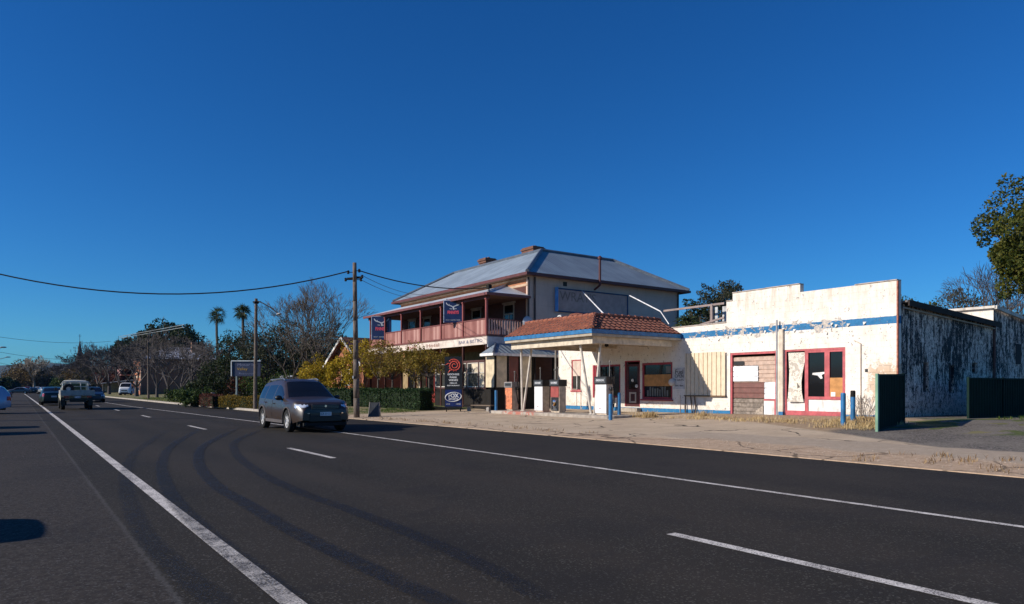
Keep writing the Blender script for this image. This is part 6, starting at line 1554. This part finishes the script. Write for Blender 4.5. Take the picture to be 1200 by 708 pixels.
b=G(368,60);bare('bare_tree',b,top(344,60,b),.8,'tall leafless tree reaching above the dark rounded trees',None,seed=3,depth=7,trunk=.16,bark=BARK,twig=.012,up=.8,clear=.10)
b=G(342,56);bare('bare_tree',b,top(362,56,b),1.1,'wide leafless tree in front of the dense dark tree',None,seed=6,depth=6,trunk=.14,bark=BARK,twig=.012,up=.5,clear=.12)
# big evergreens behind the brick building
for i,(u,v,d,rx) in enumerate([(172,386,175,7),(196,373,172,7.5),(212,384,165,6.5),(158,396,180,6)]):
    b=G(u,d);tree('evergreen_tree',b,top(v,d,b),rx,'dark','dark evergreen behind the brick building, '+['leftmost but one','tallest of the group','rightmost of the group','leftmost and lowest'][i],n=9000,ls=.30,trunk=.4,seed=80+i,ncl=26,crs=.34,clear=.2)
# bare street trees
protos=[]
spec=[(212,468.5,72,396,.9),(197,469,79,387,1.0),(184,468,86,395,.9),(160,467,98,398,1),(141,465.5,113,403,1),(128,465,128,402,1.05),(115,464,142,406,1),(103,463,160,416,1),(94,462,180,421,1),(86,461,205,424,1),(79,460,240,425,1)]
where=['second from the right','the tallest, left of the rightmost pair','just left of the thin dark pole','in front of the brick front','beside the white van','over the low shed','above the blue sedan','behind the ute, right side','below the church spire','left of the spire','farthest left of the row']
for i,(u,vb,d,v,sp) in enumerate(spec):
    b=G(u,d);h=top(v,d,b);lb='dark leafless street tree, '+where[i]
    if i<3: r_=bare('bare_street_tree',b,h,1.15,lb,seed=101+i,depth=7,trunk=.17,twig=.018,up=.35,clear=.16,thin=True);protos.append((r_,h))
    else:
        s_,h0=protos[i%3];copy_thing(s_,tuple(b),rr.random()*6,lb,'bare winter trees along the verge',scale=(h/h0*1.25,h/h0*1.25,h/h0))
s_,h0=protos[1];b=G(229,63);copy_thing(s_,tuple(b),2.0,'dark leafless street tree, the rightmost and lowest beside the short post','bare winter trees along the verge',scale=(.9,.9,.72))
# brown leafed and dark crowns filling the row
for i,(u,v,d,rx,k,lb) in enumerate([(100,425,200,6.5,'autumnfar','brown crowned tree behind the ute'),(118,432,190,6,'far','dull brown tree above the low shed'),(84,438,240,6,'green','yellow green tree at the left end of the row'),(137,430,170,5,'redbush','reddish tree between the shed and the van'),(102,405,260,2.2,'dark','dark conifer top just right of the spire'),(80,430,300,5,'dark','dark tree left of the spire')]):
    b=G(u,d);tree('street_tree',b,top(v,d,b),rx,k,lb,n=3000,ls=.32,trunk=.25,seed=120+i,clear=.12,ncl=18,crs=.4)
# far trees closing the street
for i,(u,v,d,rx,k,lb) in enumerate([(38,427,330,14,'autumnfar','broad autumn brown tree closing the end of the street'),(62,440,340,9,'far','pale brown tree right of the one closing the street'),(22,438,350,8,'autumnfar','low russet tree left of the street end'),(8,444,300,5,'dark','dark tree by the white building at far left'),(72,438,330,5,'green','green tree just left of the row')]):
    b=G(u,d);tree('distant_tree',b,top(v,d,b),rx,k,lb,n=5000,ls=.5,trunk=.5,seed=140+i,clear=.10,ncl=26,crs=.36)
b=G(40,320);bare('bare_tree',b,top(416,320,b),1.0,'pale leafless tree standing over the brown tree at the street end',None,seed=31,depth=6,trunk=.5,bark=BARKP,twig=.07,up=.5)
# left kerb trees and hedge mass far away
g=MB();rr=random.Random(9)
for _ in range(9000):
    X=rr.uniform(22,150);Y=rr.uniform(150,230) if X<60 else rr.uniform(90,200);leaf(g,Vector((X,Y,rr.uniform(0,1)**.7*6.5*(.75+.25*math.sin(X*.3)))),rr.uniform(.4,.8),rr)
for _ in range(3500):
    leaf(g,Vector((rr.uniform(-160,-12),rr.uniform(200,330),rr.uniform(0,6))),rr.uniform(.5,.9),rr)
o=g.build('far_woodland',LM('far'));tag(o,'hazy mass of far trees filling the gaps behind the gardens','woodland',kind='stuff')
# dry grass
def tufts(name,label,mt,spots,h,seed):
    rr=random.Random(seed);g=MB()
    for (x,y,n,s_) in spots:
        z=H(x,y)
        for _ in range(n):
            px=x+rr.gauss(0,s_);py=y+rr.gauss(0,s_);hh=h*rr.uniform(.5,1.3);a=rr.random()*6.283;ln=rr.uniform(.1,.9)*hh;zz=H(px,py)-.01
            w=.008;t=Vector((px+math.cos(a)*ln,py+math.sin(a)*ln,zz+hh));n_=Vector((-math.sin(a)*w,math.cos(a)*w,0));p0=Vector((px,py,zz));mdl=p0.lerp(t,.5)+Vector((0,0,hh*.15))
            g.add([p0-n_,p0+n_,mdl+n_*.8,mdl-n_*.8,t],[(0,1,2,3),(3,2,4)])
    o=g.build(name,mt);tag(o,label,'grass',kind='stuff')
straw=leafmat('straw',[(.1,(.30,.20,.09)),(.5,(.52,.38,.19)),(.9,(.66,.53,.30))],.8,.2)
rr=random.Random(12);sp=[]
for _ in range(240):
    y=rr.uniform(10.4,19.0);x=rr.gauss(21.3,.5) if y>13 else rr.uniform(20.6,23.8)
    if y>13.2 and rr.random()<.80: continue
    if y<11.9: x=rr.uniform(19.5,22.3)
    sp.append((x,y,int(rr.uniform(18,40)),.16))
for _ in range(14): y=rr.uniform(12,20.5);sp.append((rr.uniform(20.8,21.8),y,14,.14))
tufts('dry_grass','long straw coloured dry grass along the foot of the facade and gate',straw,sp,.12,1)
sp=[(21.2+rr.gauss(0,.35),20.2+rr.gauss(0,.25),40,.12) for _ in range(10)]+[(22.6+rr.gauss(0,.3),18.6+rr.gauss(0,.2),25,.1) for _ in range(5)]
tufts('weed_clump','dry weeds sprouting at the end of the pump island',straw,sp,.24,2)
sp=[(kerb(y)+rr.uniform(.6,1.5),y,int(rr.uniform(3,12)),.10) for y in [rr.uniform(16,32) for _ in range(55)]]+[(kerb(y)+rr.uniform(.2,2.2),y,9,.10) for y in [rr.uniform(4.5,7.5) for _ in range(26)]]
tufts('kerb_weeds','sparse brown weeds in the broken kerb edge',leafmat('brown_weed',[(.1,(.14,.08,.04)),(.5,(.28,.18,.09)),(.9,(.42,.30,.16))],.8,.2),sp,.09,3)
vg=leafmat('verge_green',[(.1,(.035,.07,.012)),(.5,(.08,.13,.02)),(.9,(.20,.20,.05))],.7,.3)
sp=[]
for _ in range(900):
    y=rr.uniform(34,95);k=kerb(y);sp.append((k+rr.uniform(.4,3.6),y,9,.22))
for _ in range(60): sp.append((rr.uniform(15.5,17.2),rr.uniform(33.2,36),12,.15))
for _ in range(160): sp.append((rr.uniform(26,33),rr.uniform(6.6,9.6),12,.2))
tufts('green_grass','green verge grass beside the left kerb and in the yard',vg,sp,.11,4)
# dead vine by the corner
g=MB();rr=random.Random(5);b=PX(1013,480,FX-.15)
for _ in range(26):
    p=Vector((FX-.15,b.y+rr.uniform(-.5,.5),.4));d=Vector((rr.uniform(-.1,.05),rr.uniform(-.3,.3),1)).normalized()
    for k in range(5): q=p+d*.16;g.tube(p,q,.008,.006,3,False);p=q;d=(d+Vector((0,rr.uniform(-.5,.5),rr.uniform(-.2,.2)))).normalized()
o=g.build('dead_vine',BARKP);tag(o,'thin dead vine climbing the facade beside the green gate','plant')
# loose stones on the yard and kerb (countless)
g=MB();rr=random.Random(8)
for _ in range(900):
    x=rr.uniform(13.3,15);y=rr.uniform(4,13) if rr.random()<.7 else rr.uniform(13,30);s_=rr.uniform(.005,.018);c=Vector((x,y,H(x,y)+s_*.4));g.add([c+Vector((s_,0,0)),c+Vector((0,s_,0)),c-Vector((s_,0,0)),c-Vector((0,s_,0)),c+Vector((0,0,s_)) ,c-Vector((0,0,s_))],[(0,1,4),(1,2,4),(2,3,4),(3,0,4)])
o=g.build('kerb_rubble',mat((.40,.32,.25),.9,var=.3,sc=9,name='rubble'));tag(o,'crumbs of broken kerb and stones along the road edge','rubble',kind='stuff')
hz=bpy.data.materials.new('haze_air');hz.use_nodes=True;hn=hz.node_tree;hn.nodes.remove(hn.nodes['Principled BSDF']);pv=hn.nodes.new('ShaderNodeVolumePrincipled');pv.inputs['Color'].default_value=(.12,.42,1,1);pv.inputs['Density'].default_value=.00004;hn.links.new(pv.outputs[0],hn.nodes['Material Output'].inputs['Volume'])
g=MB();g.box(-4800,4800,-300,5200,-1.2,168);o=g.build('haze',hz);tag(o,'thin blue air fading the distant hills','haze',kind='stuff')
# ================================================================== LIGHT, SKY, CAMERA
sd=Vector((-.954,.300,0)).normalized();EL=R(25.8)
sun=bpy.data.lights.new('sun','SUN');sun.energy=5.0;sun.angle=R(.53);sun.color=(1,.915,.81)
so=bpy.data.objects.new('sun',sun);COL.objects.link(so)
tosun=Vector((sd.x*math.cos(EL),sd.y*math.cos(EL),math.sin(EL)));so.rotation_euler=tosun.to_track_quat('Z','Y').to_euler()
w=bpy.data.worlds.new('World');SC.world=w;w.use_nodes=True;nt=w.node_tree;bg=nt.nodes['Background'];sk=nt.nodes.new('ShaderNodeTexSky')
sk.sky_type='NISHITA';sk.sun_disc=False;sk.sun_elevation=EL;sk.sun_rotation=math.atan2(tosun.x,tosun.y);sk.air_density=1.0;sk.dust_density=.25;sk.ozone_density=3.0;sk.altitude=600
hs=nt.nodes.new('ShaderNodeHueSaturation');hs.inputs['Saturation'].default_value=1.25;hs.inputs['Hue'].default_value=.5
gm=nt.nodes.new('ShaderNodeGamma');gm.inputs[1].default_value=1.0
nt.links.new(sk.outputs[0],hs.inputs['Color']);tn=nt.nodes.new('ShaderNodeMix');tn.data_type='RGBA';tn.blend_type='MULTIPLY';tn.inputs[0].default_value=1;tn.inputs[7].default_value=(.36,.93,1.42,1);nt.links.new(hs.outputs[0],tn.inputs[6]);nt.links.new(tn.outputs[2],bg.inputs[0]);bg.inputs[1].default_value=.069
cam=bpy.data.cameras.new('camera');cam.sensor_width=36;cam.lens=F/1200*36;cam.shift_y=100/1200;cam.clip_end=12000;cam.clip_start=.05
co=bpy.data.objects.new('camera',cam);COL.objects.link(co);co.location=(0,0,EYE);co.rotation_euler=(R(90),0,-YAW);SC.camera=co
SC.view_settings.view_transform='Standard';SC.view_settings.look='None';SC.view_settings.gamma=1;SC.view_settings.exposure=.12
